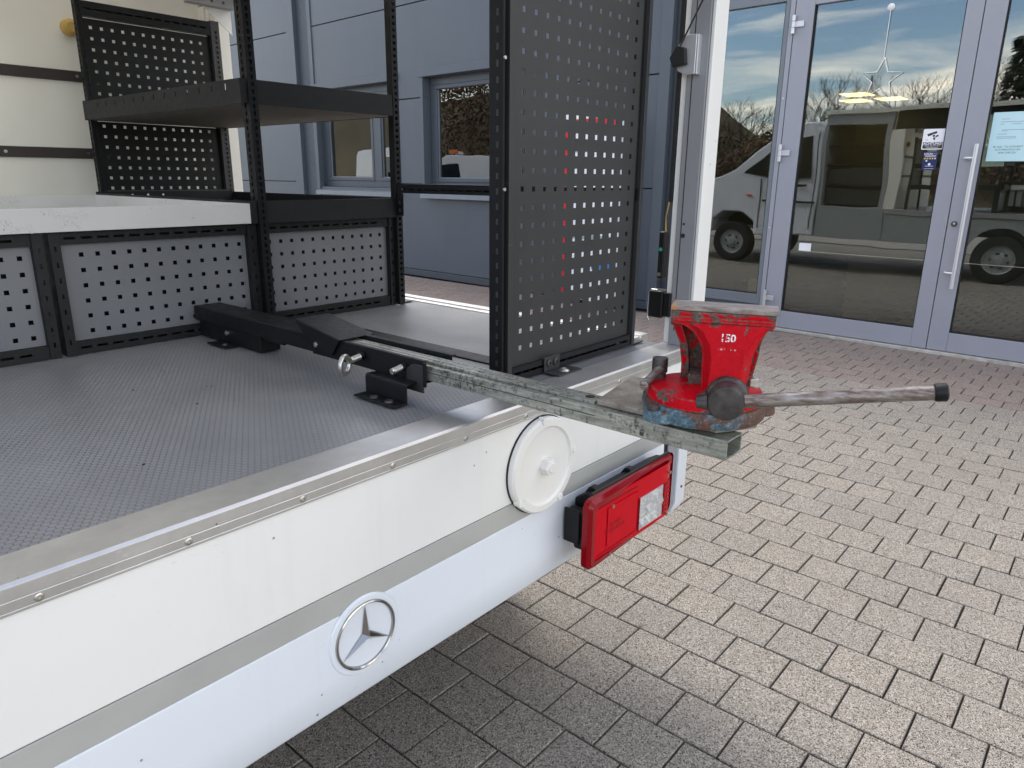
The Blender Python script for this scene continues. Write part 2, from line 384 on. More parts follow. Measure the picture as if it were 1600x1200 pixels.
def m_vise():
  for vname, thr in (('vise_red', 0.615), ('vise_red_worn_shaded', 0.47)):  # fixed-jaw copy: heavier chipping, which also paints in the recess's shade
    t = NT(vname)
    n = t.noise(t.obj(), 34, 7, 0.68); n2 = t.noise(t.obj(), 150, 4, 0.7); big = t.noise(t.obj(), 12, 3, 0.5)
    g = t.n.new('ShaderNodeNewGeometry'); bv = t.n.new('ShaderNodeBevel'); bv.samples = 6; bv.inputs['Radius'].default_value = 0.0045
    vd = t.n.new('ShaderNodeVectorMath'); vd.operation = 'DOT_PRODUCT'; t.link(bv.outputs[0], vd.inputs[0]); t.link(g.outputs['Normal'], vd.inputs[1])
    edge = t.ramp(vd.outputs['Value'], [(0.92, 0.19), (0.997, 0.0)])
    sz = t.n.new('ShaderNodeSeparateXYZ'); t.link(t.obj(), sz.inputs[0])
    low = t.ramp(sz.outputs[2], [(0.040, 0.06), (0.07, 0.01), (0.125, 0.02), (0.16, 0.09)])
    chip = t.math('ADD', t.math('ADD', t.math('ADD', n, t.math('MULTIPLY', t.math('SUBTRACT', big, 0.5), 0.35)), edge), low)
    mk = t.ramp(chip, [(thr, 0.0), (thr + 0.016, 1.0)])
    red = t.ramp(n2, [(0.3, (0.44, 0.002, 0.009)), (0.7, (0.56, 0.005, 0.014))])
    steel = t.ramp(n2, [(0.3, (0.055, 0.035, 0.026)), (0.55, (0.13, 0.10, 0.085)), (0.75, (0.24, 0.21, 0.185))])
    t.set(t.mix(mk, red, steel), t.mix(mk, 0.36, 0.62), spec=0.07); t.bump(t.math('SUBTRACT', 1.0, mk), 0.4, 0.0008)
    MATS[vname] = t.m
  if True:
    t = NT('vise_base')
    n = t.noise(t.mapping(t.obj(), (1, 1, 1), loc=(0.3, 0.1, 0)), 21, 6, 0.65); n2 = t.noise(t.obj(), 170, 4, 0.7)
    mk = t.ramp(n, [(0.41, 0.0), (0.435, 1.0)])
    sp = t.n.new('ShaderNodeSeparateXYZ'); t.link(t.obj(), sp.inputs[0])
    left = t.ramp(t.math('MULTIPLY_ADD', sp.outputs[0], 5.0, 0.5), [(0.68, 1.0), (0.9, 0.0)])
    rust = t.ramp(n2, [(0.3, (0.050, 0.022, 0.014)), (0.6, (0.12, 0.06, 0.042)), (0.78, (0.25, 0.19, 0.16))])
    blue = t.ramp(n2, [(0.3, (0.028, 0.055, 0.075)), (0.5, (0.07, 0.13, 0.165)), (0.72, (0.19, 0.29, 0.33))])
    t.set(t.mix(t.math('MULTIPLY', mk, left), rust, blue), 0.6); t.bump(n2, 0.4, 0.001); MATS['vise_base'] = t.m
    t = NT('worn_steel')
    n = t.noise(t.mapping(t.obj(), (1, 5, 5)), 30, 6, 0.68)
    t.set(t.ramp(n, [(0.32, (0.08, 0.045, 0.032)), (0.45, (0.20, 0.155, 0.13)), (0.58, (0.31, 0.285, 0.26)), (0.75, (0.42, 0.40, 0.38))]), t.ramp(n, [(0.3, 0.65), (0.7, 0.3)]), 0.55)
    t.bump(n, 0.25, 0.0008); MATS['worn_steel'] = t.m
    t = NT('dark_steel')
    n = t.noise(t.obj(), 60, 6, 0.65)
    t.set(t.ramp(n, [(0.3, (0.035, 0.031, 0.029)), (0.7, (0.10, 0.09, 0.085))]), 0.45, 0.5); MATS['dark_steel'] = t.m
    t = NT('jaw_steel')
    n = t.noise(t.mapping(t.obj(), (1, 4, 4)), 40, 6, 0.68)
    c = t.ramp(n, [(0.3, (0.10, 0.075, 0.06)), (0.55, (0.30, 0.26, 0.23)), (0.75, (0.42, 0.38, 0.34))])
    c = t.mix(t.ramp(t.noise(t.obj(), 24, 3), [(0.60, 0.0), (0.64, 0.8)]), c, (0.52, 0.22, 0.06))
    t.set(c, 0.5, 0.35); MATS['jaw_steel'] = t.m
    t = NT('galvanised')
    p = t.pos()
    n = t.noise(t.mapping(p, (60, 9, 60)), 2.0, 6, 0.66); n3 = t.noise(p, 120, 5, 0.7); big = t.noise(p, 7, 4, 0.6)
    c = t.ramp(n, [(0.3, (0.21, 0.22, 0.185)), (0.5, (0.34, 0.345, 0.30)), (0.7, (0.50, 0.49, 0.44))])
    c = t.mix(t.ramp(t.math('ADD', n3, t.math('MULTIPLY', t.math('SUBTRACT', big, 0.5), 0.5)), [(0.52, 0.0), (0.66, 0.8)]), c, (0.035, 0.033, 0.028))
    t.set(c, t.ramp(n, [(0.3, 0.5), (0.7, 0.33)]), 0.55); t.bump(n3, 0.12, 0.0006); MATS['galvanised'] = t.m
    t = NT('plate_steel')
    n = t.noise(p if False else t.pos(), 26, 6, 0.68); n2 = t.noise(t.pos(), 140, 4, 0.7)
    c = t.ramp(n, [(0.3, (0.17, 0.14, 0.105)), (0.5, (0.30, 0.265, 0.215)), (0.7, (0.42, 0.395, 0.34))])
    c = t.mix(t.ramp(t.noise(t.pos(), 11, 3), [(0.64, 0.0), (0.70, 0.6)]), c, (0.30, 0.115, 0.04))
    c = t.mix(t.ramp(n2, [(0.58, 0.0), (0.72, 0.7)]), c, (0.05, 0.045, 0.04))
    t.set(c, 0.5, 0.45); MATS['plate_steel'] = t.m
m_vise()

def m_lamp():
    t = NT('lamp_red')
    t.set((0.52, 0.0012, 0.010), 0.15, 0.0, 0.07)
    w = t.n.new('ShaderNodeTexWave'); w.wave_type = 'BANDS'; w.bands_direction = 'Z'; t.link(t.pos(), w.inputs['Vector']); w.inputs['Scale'].default_value = 70
    t.bump(w.outputs['Fac'], 0.3, 0.001); MATS['lamp_red'] = t.m
    t = NT('lamp_red_rim'); t.set((0.23, 0.001, 0.006), 0.10, 0.0, 0.28); MATS['lamp_red_rim'] = t.m
    t = NT('reflector_silver')
    n = t.noise(t.pos(), 140, 3)
    t.set(t.ramp(n, [(0.35, (0.62, 0.61, 0.61)), (0.65, (0.82, 0.82, 0.83))]), 0.16, 0.6)
    MATS['reflector_silver'] = t.m
m_lamp()

# ------------------------------------------------------------------ mesh helpers
class MB:
    def __init__(self): self.v = []; self.f = []
    def add(self, vs, fs):
        b = len(self.v); self.v += [tuple(p) for p in vs]; self.f += [tuple(b + i for i in q) for q in fs]; return self
    def box(self, x0, x1, y0, y1, z0, z1):
        return self.add([(x0, y0, z0), (x1, y0, z0), (x1, y1, z0), (x0, y1, z0), (x0, y0, z1), (x1, y0, z1), (x1, y1, z1), (x0, y1, z1)],
                        [(0, 3, 2, 1), (4, 5, 6, 7), (0, 1, 5, 4), (1, 2, 6, 5), (2, 3, 7, 6), (3, 0, 4, 7)])
    def tube(self, pts, rad, n=12, cap=True):
        pts = [Vector(p) for p in pts]
        rads = rad if isinstance(rad, (list, tuple)) else [rad] * len(pts)
        vs, fs = [], []
        prev = None
        for i, p in enumerate(pts):
            d = (pts[min(i + 1, len(pts) - 1)] - pts[max(i - 1, 0)]).normalized()
            if prev is None:
                a = Vector((0, 0, 1)) if abs(d.z) < 0.9 else Vector((1, 0, 0))
                u = d.cross(a).normalized()
            else:
                u = (prev - d * prev.dot(d)).normalized()
            prev = u
            w = d.cross(u)
            for k in range(n):
                t = 2 * math.pi * k / n
                vs.append(p + (u * math.cos(t) + w * math.sin(t)) * rads[i])
        for i in range(len(pts) - 1):
            for k in range(n):
                k2 = (k + 1) % n
                fs.append((i * n + k, i * n + k2, (i + 1) * n + k2, (i + 1) * n + k))
        if cap:
            fs.append(tuple(range(n - 1, -1, -1))); fs.append(tuple((len(pts) - 1) * n + k for k in range(n)))
        return self.add(vs, fs)
    def prism(self, poly, fn0, fn1):
        """extrude a 2-D polygon between two mappings (u,v)->xyz"""
        n = len(poly)
        vs = [fn0(*p) for p in poly] + [fn1(*p) for p in poly]
        fs = [tuple(range(n - 1, -1, -1)), tuple(range(n, 2 * n))]
        for i in range(n):
            j = (i + 1) % n; fs.append((i, j, n + j, n + i))
        return self.add(vs, fs)
    def lathe(self, prof, n, fn):
        """prof: list of (r, h); fn(cos*r, sin*r, h)->xyz"""
        vs, fs = [], []
        for r, h in prof:
            for k in range(n):
                t = 2 * math.pi * k / n; vs.append(fn(r * math.cos(t), r * math.sin(t), h))
        for i in range(len(prof) - 1):
            for k in range(n):
                k2 = (k + 1) % n; fs.append((i * n + k, i * n + k2, (i + 1) * n + k2, (i + 1) * n + k))
        fs.append(tuple(range(n - 1, -1, -1))); fs.append(tuple((len(prof) - 1) * n + k for k in range(n)))
        return self.add(vs, fs)
    def perf(self, W, H, cols, rows, hw, hh, th, fn):
        """sheet W x H with rectangular holes (centres cols x rows, half sizes hw, hh); fn(u, v, w) -> xyz, w 0 front / th back"""
        us = [0.0]
        for c in cols: us += [c - hw, c + hw]
        us.append(W)
        vs_ = [0.0]
        for r in rows: vs_ += [r - hh, r + hh]
        vs_.append(H)
        nu, nv = len(us), len(vs_)
        idx = lambda i, j, k: (k * nv + j) * nu + i
        vv = [fn(us[i], vs_[j], k * th) for k in (0, 1) for j in range(nv) for i in range(nu)]
        ff = []
        for j in range(nv - 1):
            for i in range(nu - 1):
                if i % 2 == 1 and j % 2 == 1:
                    a, b, c, d = (i, j), (i + 1, j), (i + 1, j + 1), (i, j + 1)
                    for p, q in ((a, b), (b, c), (c, d), (d, a)):
                        ff.append((idx(*p, 0), idx(*q, 0), idx(*q, 1), idx(*p, 1)))
                else:
                    ff.append((idx(i, j, 0), idx(i + 1, j, 0), idx(i + 1, j + 1, 0), idx(i, j + 1, 0)))
                    ff.append((idx(i, j, 1), idx(i, j + 1, 1), idx(i + 1, j + 1, 1), idx(i + 1, j, 1)))
        for i in range(nu - 1):
            ff.append((idx(i, 0, 0), idx(i, 0, 1), idx(i + 1, 0, 1), idx(i + 1, 0, 0)))
            ff.append((idx(i, nv - 1, 0), idx(i + 1, nv - 1, 0), idx(i + 1, nv - 1, 1), idx(i, nv - 1, 1)))
        for j in range(nv - 1):
            ff.append((idx(0, j, 0), idx(0, j + 1, 0), idx(0, j + 1, 1), idx(0, j, 1)))
            ff.append((idx(nu - 1, j, 0), idx(nu - 1, j, 1), idx(nu - 1, j + 1, 1), idx(nu - 1, j + 1, 0)))
        return self.add(vv, ff)
    def mesh(self, name, material, off=(0, 0, 0), smooth=False):
        me = bpy.data.meshes.new(name)
        me.from_pydata([(x - off[0], y - off[1], z - off[2]) for x, y, z in self.v], [], self.f)
        me.materials.append(MATS[material])
        me.validate(); me.update()
        import bmesh
        bm = bmesh.new(); bm.from_mesh(me); bmesh.ops.recalc_face_normals(bm, faces=bm.faces[:]); bm.to_mesh(me); bm.free()
        if smooth:
            me.shade_smooth()
            me.set_sharp_from_angle(angle=R(38))
        return me
    def build(self, name, material, parent=None, bevel=0.0, smooth=True, local=False, segs=2, kind=None):
        """mesh given in world coordinates (or the root's own axes when local); parented with no offset"""
        root = parent
        while root is not None and root.parent is not None: root = root.parent
        off = (0, 0, 0) if (root is None or local) else tuple(root.location)
        me = self.mesh(name, material, off, smooth)
        o = bpy.data.objects.new(name, me); COL.objects.link(o)
        if parent is not None: o.parent = parent
        if bevel:
            b = o.modifiers.new('bevel', 'BEVEL'); b.width = bevel; b.segments = segs; b.limit_method = 'ANGLE'; b.angle_limit = R(35)
            b.harden_normals = True
        if kind: o['kind'] = kind
        return o

def thing(name, label, cat, loc=(0, 0, 0), rotz=0.0, group=None):
    o = bpy.data.objects.new(name, None); COL.objects.link(o)
    o.empty_display_size = 0.1
    o.location = loc; o.rotation_euler = (0, 0, rotz); o['label'] = label; o['category'] = cat
    if group: o['group'] = group
    return o
def tag(o, label, cat, group=None):
    o['label'] = label; o['category'] = cat
    if group: o['group'] = group
    return o
def box(name, material, parent, x0, x1, y0, y1, z0, z1, bevel=0.0, local=False):
    return MB().box(x0, x1, y0, y1, z0, z1).build(name, material, parent, bevel, local=local)
def copy_tree(o, parent=None):
    c = o.copy(); COL.objects.link(c); c.parent = parent
    for ch in list(o.children): copy_tree(ch, c)
    return c
def dup(o, parent, loc):
    c = o.copy(); COL.objects.link(c); c.parent = parent; c.location = loc; return c

_txt_cache = {}
def text(name, s, size, material, parent, fn, align='CENTER', bold=0.0, thick=0.0006):
    """flat lettering; fn(u, v, w) -> xyz in the parent's axes"""
    cu = bpy.data.curves.new(name, 'FONT'); cu.body = s; cu.size = size; cu.align_x = align; cu.align_y = 'CENTER'
    cu.offset = bold; cu.extrude = 0.0; cu.resolution_u = 3
    tmp = bpy.data.objects.new(name, cu); COL.objects.link(tmp)
    dg = bpy.context.evaluated_depsgraph_get()
    me = bpy.data.meshes.new_from_object(tmp.evaluated_get(dg))
    bpy.data.objects.remove(tmp, do_unlink=True)
    for v in me.vertices: v.co = fn(v.co.x, v.co.y, 0.0)
    me.materials.clear(); me.materials.append(MATS[material]); me.name = name
    o = bpy.data.objects.new(name, me); COL.objects.link(o)
    if parent is not None: o.parent = parent
    return o

def hexhead(mb, c, axis, r, h):
    a = Vector(axis).normalized(); c = Vector(c)
    return mb.tube([c, c + a * h], r, 6)
def arc(cx, cy, rx, ry, a0, a1, n):
    return [(cx + rx * math.cos(R(a0 + (a1 - a0) * i / n)), cy + ry * math.sin(R(a0 + (a1 - a0) * i / n))) for i in range(n + 1)]

# ------------------------------------------------------------------ ground
FA = (6.745, 0.0); FT = (0.0344, 0.99941); FN = (-0.99941, 0.0344)   # facade origin, direction along it, outward normal
FROT = math.atan2(FT[1], FT[0])
def facade_x(y): return FA[0] + FT[0] / FT[1] * y

gm = MB().add([(-700, -700, -0.02), (700, -700, -0.02), (700, 700, -0.02), (-700, 700, -0.02)], [(0, 1, 2, 3)])
ground = gm.build('ground', 'yard', smooth=False); ground['kind'] = 'structure'
bed = MB().add([(-3.6, -4.6, -0.011), (7.4, -4.6, -0.011), (7.8, 13.6, -0.011), (-3.6, 13.6, -0.011)], [(0, 1, 2, 3)]).build('paving_bed', 'joint_sand', smooth=False)
bed['kind'] = 'structure'

PW = 0.1712; JG = 0.0056
def paver_mesh_vs(cx, cy, hx, hy, dz, tx, ty, top=0.0, bv=0.0022):
    vs = []
    for (ex, ey, ez) in ((0, 0, -0.012), (0, 0, -bv), (bv, bv, 0)):
        for sx, sy in ((-1, -1), (1, -1), (1, 1), (-1, 1)):
            x = sx * (hx - ex); y = sy * (hy - ey)
            vs.append((cx + x, cy + y, ez + dz + tx * x + ty * y))
    fs = []
    for L in (0, 4):
        for k in range(4):
            k2 = (k + 1) % 4; fs.append((L + k, L + k2, L + 4 + k2, L + 4 + k))
    fs.append((8, 9, 10, 11))
    return vs, fs
def project(x, y, z):
    p = Vector((x, y, z - CAMZ)); d = p.dot(_f)
    if d < 0.05: return None
    return 800 + FPX * p.dot(CR) / d, 600 - FPX * p.dot(CU) / d, d
rngp = random.Random(3)
cells = []
for i in range(-27, 33):
    xc = 1.459 + (i + 0.5) * PW
    off = 0.736 if i % 2 == 0 else 0.736 + PW / 2
    for j in range(-31, 75):
        yc = off + (j + 0.5) * PW
        if xc + PW / 2 > facade_x(yc) + 0.02: continue
        pr = project(xc, yc, 0)
        size = 0
        if pr and -20 < pr[0] < 1620 and 0 < pr[1] < 1225:
            vis = True
            if yc > 0.872:
                t = 0.872 / yc
                if t * xc < 1.79 and 0.527 < CAMZ * (1 - t) < 2.4: vis = False
            if vis: size = 1.0 / pr[2] ** 2 * (CAMZ / pr[2])
        cells.append((size, xc, yc))
cells.sort(key=lambda c: -c[0])
base_meshes = {}
for red in (False, True):
    vs, fs = paver_mesh_vs(0, 0, PW / 2 - JG / 2, PW / 2 - JG / 2, 0, 0, 0)
    b = MB().add(vs, fs); base_meshes[red] = b.mesh('paver', 'paver_red' if red else 'paver_beige')
mass = {False: MB(), True: MB()}
def is_red(x): return x > 5.42
for k, (size, x, y) in enumerate(cells):
    red = is_red(x)
    dz, tx, ty = rngp.uniform(-0.0013, 0.0013), rngp.uniform(-0.010, 0.010), rngp.uniform(-0.010, 0.010)
    if k < 290 and size > 0:
        o = bpy.data.objects.new('paver', base_meshes[red]); COL.objects.link(o); o.parent = bed
        o.location = (x + rngp.uniform(-0.0006, 0.0006), y + rngp.uniform(-0.0008, 0.0008), dz); o.rotation_euler = (ty, -tx, rngp.uniform(-0.004, 0.004))
    else:
        vs, fs = paver_mesh_vs(x + rngp.uniform(-0.0008, 0.0008), y + rngp.uniform(-0.001, 0.001), PW / 2 - JG / 2, PW / 2 - JG / 2, dz, tx, ty)
        mass[red].add(vs, fs)
for red in (False, True):
    mass[red].build('red_pavers' if red else 'beige_pavers', 'paver_red' if red else 'paver_beige', bed, smooth=False, kind='stuff')

# ------------------------------------------------------------------ building (facade axes: s along, w outward, z up)
bld = thing('workshop_building', 'blue-grey clad workshop building with silver glass entrance doors', 'building', (FA[0], FA[1], 0), FROT)
def bb(name, material, parent, s0, s1, w0, w1, z0, z1, bevel=0.0):
    return box(name, material, parent, s0, s1, w0, w1, z0, z1, bevel, local=True)
ROOFZ = 4.25
W1 = (5.62, 7.62, 1.22, 2.66); W2 = (8.25, 10.2, 1.22, 2.66)
seams = [0.10, 1.292, 2.410, 3.575, ROOFZ]
def clad(poly):
    MB().prism(poly, lambda u, v: (u, -0.10, v), lambda u, v: (u, 0.0, v)).build('wall_panel', 'cladding', bld, 0.004, local=True)
def clad_row(s0, s1, z0, z1, wins):
    g = 0.006; s0 += g; s1 -= g; z0 += g; z1 -= g
    cut = sorted(w for w in wins if s0 < w[0] < s1 and w[2] < z1 and w[3] > z0)
    if not cut: clad([(s0, z0), (s1, z0), (s1, z1), (s0, z1)]); return
    if cut[0][2] <= z0 and cut[0][3] >= z1:            # windows run right through this row
        e = [s0] + [x for w in cut for x in (w[0], w[1])] + [s1]
        for p, q in zip(e[0::2], e[1::2]):
            if q - p > 0.03: clad([(p, z0), (q, z0), (q, z1), (p, z1)])
        return
    p = [(s0, z0)]
    if cut[0][2] > z0:
        p += [(s1, z0), (s1, z1)]
        for w in reversed(cut): p += [(w[1], z1), (w[1], w[2]), (w[0], w[2]), (w[0], z1)]
        p += [(s0, z1)]
    else:
        for w in cut: p += [(w[0], z0), (w[0], w[3]), (w[1], w[3]), (w[1], z0)]
        p += [(s1, z0), (s1, z1), (s0, z1)]
    clad(p)
for a, b in zip(seams[:-1], seams[1:]):
    clad_row(3.985, 10.22, a, b, (W1, W2)); clad_row(10.92, 15.0, a, b, ())
bb('plinth', 'plinth_grey', bld, 3.985, 15.0, -0.10, 0.022, 0.012, 0.10, 0.004)
bb('recessed_pilaster', 'plinth_grey', bld, 10.20, 10.94, -0.14, -0.05, 0.012, ROOFZ)
bb('cover_strip', 'cladding_trim', bld, 10.21, 10.30, -0.052, 0.016, 0.1, ROOFZ, 0.004)
bb('cover_strip', 'cladding', bld, 10.70, 10.925, -0.052, 0.014, 0.1, ROOFZ, 0.004)
bb('corner_trim', 'cladding_trim', bld, 3.86, 3.985, -0.12, 0.018, 0.012, ROOFZ, 0.006)
bb('corner_trim', 'plinth_grey', bld, 3.74, 3.86, -0.14, -0.06, 0.012, ROOFZ, 0.004)
bb('parapet', 'cladding_trim', bld, -4.5, 15.0, -0.30, 0.04, ROOFZ, ROOFZ + 0.10, 0.005)
bb('fascia', 'cladding', bld, -4.5, 3.74, -0.12, 0.0, 3.20, ROOFZ, 0.004)
bb('roof', 'plinth_grey', bld, -4.5, 15.0, -8.2, -0.31, 4.0, 4.12)
bb('rear_wall', 'room_wall', bld, -4.5, 15.0, -8.2, -8.0, 0.012, 4.0)
bb('end_wall', 'cladding', bld, 15.0, 15.12, -8.2, 0.0, 0.012, ROOFZ)
bb('end_wall', 'cladding', bld, -4.62, -4.5, -8.2, 0.0, 0.012, ROOFZ)
bb('room_floor', 'room_floor', bld, -4.5, 15.0, -8.0, -0.13, -0.008, 0.006)
bb('room_ceiling', 'room_ceiling', bld, -4.5, 15.0, -8.0, -0.14, 2.74, 2.80)
bb('partition_wall', 'room_wall', bld, 5.40, 5.52, -8.0, -0.14, 0.006, 2.86)
bb('corner_wall', 'room_wall', bld, 3.75, 5.40, -0.25, -0.15, 0.006, 2.86)
bb('inner_doorway', 'rail_brown', bld, 5.38, 5.398, -3.9, -2.9, 0.006, 2.1)
bb('inner_doorway', 'rail_brown', bld, 0.2, 1.6, -8.0, -7.98, 0.006, 2.2)
for (s0, w0) in ((4.30, -7.5), (3.72, -7.5), (3.95, -6.5)):
    bb('ceiling_light', 'led_panel', bld, s0, s0 + 0.40, w0, w0 + 0.5, 2.725, 2.738)

def window(win, cuts):
    s0, s1, z0, z1 = win
    d0, d1 = -0.19, -0.11
    fr = MB()
    fr.box(s0, s1, d0, d1, z0, z0 + 0.10); fr.box(s0, s1, d0, d1, z1 - 0.10, z1)
    fr.box(s0, s0 + 0.09, d0, d1, z0 + 0.10, z1 - 0.10); fr.box(s1 - 0.09, s1, d0, d1, z0 + 0.10, z1 - 0.10)
    for c in cuts: fr.box(c - 0.07, c + 0.07, d0, d1 + 0.004, z0 + 0.10, z1 - 0.10)
    w = fr.build('window', 'window_frame', bld, 0.006, local=True)
    edges = [s0 + 0.09] + [x for c in cuts for x in (c - 0.07, c + 0.07)] + [s1 - 0.09]
    for a, b in zip(edges[0::2], edges[1::2]):
        sash = MB()
        sash.box(a, b, -0.17, -0.098, z0 + 0.10, z0 + 0.15); sash.box(a, b, -0.17, -0.098, z1 - 0.15, z1 - 0.10)
        sash.box(a, a + 0.05, -0.17, -0.098, z0 + 0.15, z1 - 0.15); sash.box(b - 0.05, b, -0.17, -0.098, z0 + 0.15, z1 - 0.15)
        sash.build('sash', 'window_frame', w, 0.006, local=True)
        bb('pane', 'window_glass', w, a + 0.05, b - 0.05, -0.146, -0.140, z0 + 0.15, z1 - 0.15)
        gs = MB()
        gs.box(a + 0.05, a + 0.062, -0.138, -0.120, z0 + 0.15, z1 - 0.15); gs.box(a + 0.062, b - 0.062, -0.138, -0.120, z0 + 0.15, z0 + 0.162); gs.box(b - 0.062, b - 0.05, -0.138, -0.120, z0 + 0.15, z1 - 0.15)
        gs.build('glazing_bead', 'sill_metal', w, local=True)
    # reveal lining, head flashing, sill
    bb('reveal', 'window_frame', w, s1 + 0.001, s1 + 0.004, -0.19, 0.008, z0, z1)
    bb('reveal', 'window_frame', w, s0 - 0.004, s0 - 0.001, -0.19, 0.008, z0, z1)
    bb('side_trim', 'cladding_trim', w, s1 + 0.004, s1 + 0.055, 0.001, 0.022, z0 - 0.02, z1, 0.003)
    bb('side_trim', 'cladding_trim', w, s0 - 0.055, s0 - 0.004, 0.001, 0.022, z0 - 0.02, z1, 0.003)
    bb('head_flashing', 'cladding_trim', w, s0 - 0.08, s1 + 0.08, 0.001, 0.034, z1, z1 + 0.095, 0.004)
    bb('head_lining', 'window_frame', w, s0, s1, -0.19, 0.004, z1 - 0.006, z1 - 0.002)
    sl = MB().prism([(-0.19, z0 + 0.0), (-0.19, z0 - 0.03), (0.075, z0 - 0.075), (0.085, z0 - 0.115), (0.092, z0 - 0.115), (0.085, z0 - 0.055)], lambda u, v: (s0 - 0.03, u, v), lambda u, v: (s1 + 0.03, u, v))
    sl.build('sill', 'sill_metal', w, 0.002, local=True)
    bb('blind', 'room_wall', w, s0, s1, -1.6, -1.56, 0.05, 2.70)
window(W1, [6.05]); window(W2, [8.84])

# glass entrance front
SIL = 'silver_frame'
def glazed(name, s0, s1, z0, z1, st_l, st_r, rail_b, rail_t, w0=-0.075, w1=-0.005, mtl=SIL):
    f = MB()
    f.box(s0, s0 + st_r, w0, w1, z0, z1); f.box(s1 - st_l, s1, w0, w1, z0, z1)
    f.box(s0 + st_r, s1 - st_l, w0, w1 - 0.0015, z0, z0 + rail_b); f.box(s0 + st_r, s1 - st_l, w0, w1 - 0.0015, z1 - rail_t, z1)
    o = f.build(name, mtl, bld, 0.004, local=True)
    bb('glass_pane', 'glass', o, s0 + st_r, s1 - st_l, -0.043, -0.036, z0 + rail_b, z1 - rail_t)
    sl = MB()
    a, b, c, d = s0 + st_r, s1 - st_l, z0 + rail_b, z1 - rail_t
    sl.box(a, a + 0.007, -0.035, -0.012, c, d); sl.box(b - 0.007, b, -0.035, -0.012, c, d); sl.box(a + 0.007, b - 0.007, -0.035, -0.012, c, c + 0.007)
    sl.build('gasket', 'rubber', o, local=True)
    return o
DZ0, DZ1 = 0.030, 3.0
leaf1 = glazed('door_leaf', 1.213, 2.655, DZ0, DZ1, 0.165, 0.118, 0.160, 0.16)
leaf2 = glazed('door_leaf', -0.235, 1.207, DZ0, DZ1, 0.146, 0.12, 0.158, 0.16)
fixed = glazed('fixed_glazing', 2.705, 3.74, 0.235, 3.0, 0.05, 0.04, 0.085, 0.1, mtl='sill_metal')
bb('base_panel', 'window_frame', bld, 2.705, 3.74, -0.075, -0.012, 0.03, 0.232, 0.004)
bb('base_panel_rib', 'sill_metal', bld, 2.705, 3.74, -0.012, -0.002, 0.225, 0.247, 0.002)
bb('mullion', SIL, bld, 2.660, 2.702, -0.09, 0.0, 0.02, 3.2, 0.004)
bb('mullion', SIL, bld, -0.30, -0.24, -0.09, 0.0, 0.02, 3.2, 0.004)
glazed('fixed_glazing', -4.4, -0.305, 0.03, 3.0, 0.06, 0.06, 0.12, 0.1)
bb('door_head', SIL, bld, -4.5, 3.74, -0.10, 0.002, 3.004, 3.20, 0.004)
bb('threshold', 'threshold', bld, -4.4, 3.74, -0.13, 0.03, -0.004, 0.024, 0.004)
def hinge(z):
    h = MB().tube([(2.652, 0.016, z - 0.075), (2.652, 0.016, z - 0.027)], 0.016, 14).build('hinge', 'silver_metal', leaf1, 0.002, local=True)
    MB().tube([(2.652, 0.016, z + 0.027), (2.652, 0.016, z + 0.075)], 0.016, 14).build('hinge_barrel', 'silver_metal', h, 0.002, local=True)
    MB().tube([(2.652, 0.016, z - 0.025), (2.652, 0.016, z + 0.025)], 0.0155, 14).box(2.565, 2.652, -0.004, 0.012, z - 0.024, z + 0.024).build('hinge_leaf', 'silver_metal', h, 0.003, local=True)
for z in (2.70, 1.63, 0.30): hinge(z)
for z in (2.10, 0.96): MB().tube([(2.68, -0.002, z), (2.68, 0.004, z)], 0.008, 12).build('screw_cap', 'silver_metal', leaf1, local=True)
hd = MB().tube([(1.088, 0.062, 0.555), (1.088, 0.062, 1.675)], 0.016, 16).build('pull_handle', 'silver_metal', leaf2, 0.003, local=True)
for z in (0.68, 1.57): MB().tube([(1.165, -0.006, z), (1.16, 0.03, z), (1.13, 0.055, z), (1.088, 0.062, z)], 0.0105, 12).build('handle_stand_off', 'silver_metal', hd, local=True)
lk = MB().tube([(1.160, -0.006, 1.067), (1.160, 0.004, 1.067)], 0.022, 18).build('lock', 'dark_steel', leaf2, 0.002, local=True)
MB().tube([(1.160, 0.003, 1.070), (1.160, 0.006, 1.070)], 0.009, 12).build('key_cylinder', 'silver_metal', lk, local=True)

# ---- things on and behind the glass
GW = -0.0345
def fr_root(name, label, cat, s, w, z, group=None):
    """a separate thing standing in the facade's axes"""
    return thing(name, label, cat, (FA[0] + FT[0] * s + FN[0] * w, FA[1] + FT[1] * s + FN[1] * w, z), FROT, group)
st = fr_root('warning_sticker', 'white video surveillance sticker with camera symbol reading ACHTUNG on door glass', 'sticker', 1.418, GW, 1.72)
def rr(w, h, r, n=5):
    p = []
    for cx, cy, a in ((w - r, h - r, 0), (-w + r, h - r, 90), (-w + r, -h + r, 180), (w - r, -h + r, 270)): p += arc(cx, cy, r, r, a, a + 90, n)
    return p
MB().prism(rr(0.079, 0.079, 0.010), lambda u, v: (u, 0, v), lambda u, v: (u, 0.0008, v)).build('sheet', 'sticker_white', st, smooth=False, local=True)
bb('black_field', 'ink_dark', st, -0.071, 0.071, 0.0009, 0.0012, -0.071, -0.022)
ic = MB().prism([(-0.036, 0.040), (0.030, 0.062), (0.036, 0.046), (-0.028, 0.022)], lambda u, v: (-u + 0.014, 0.0009, v), lambda u, v: (-u + 0.014, 0.0013, v))
ic.prism([(-0.006, 0.020), (0.034, 0.034), (0.036, 0.022), (0.014, 0.014), (0.014, -0.006), (0.004, -0.006)], lambda u, v: (-u + 0.002, 0.0009, v), lambda u, v: (-u + 0.002, 0.0013, v))
ic.build('camera_symbol', 'ink_dark', st, smooth=False, local=True)
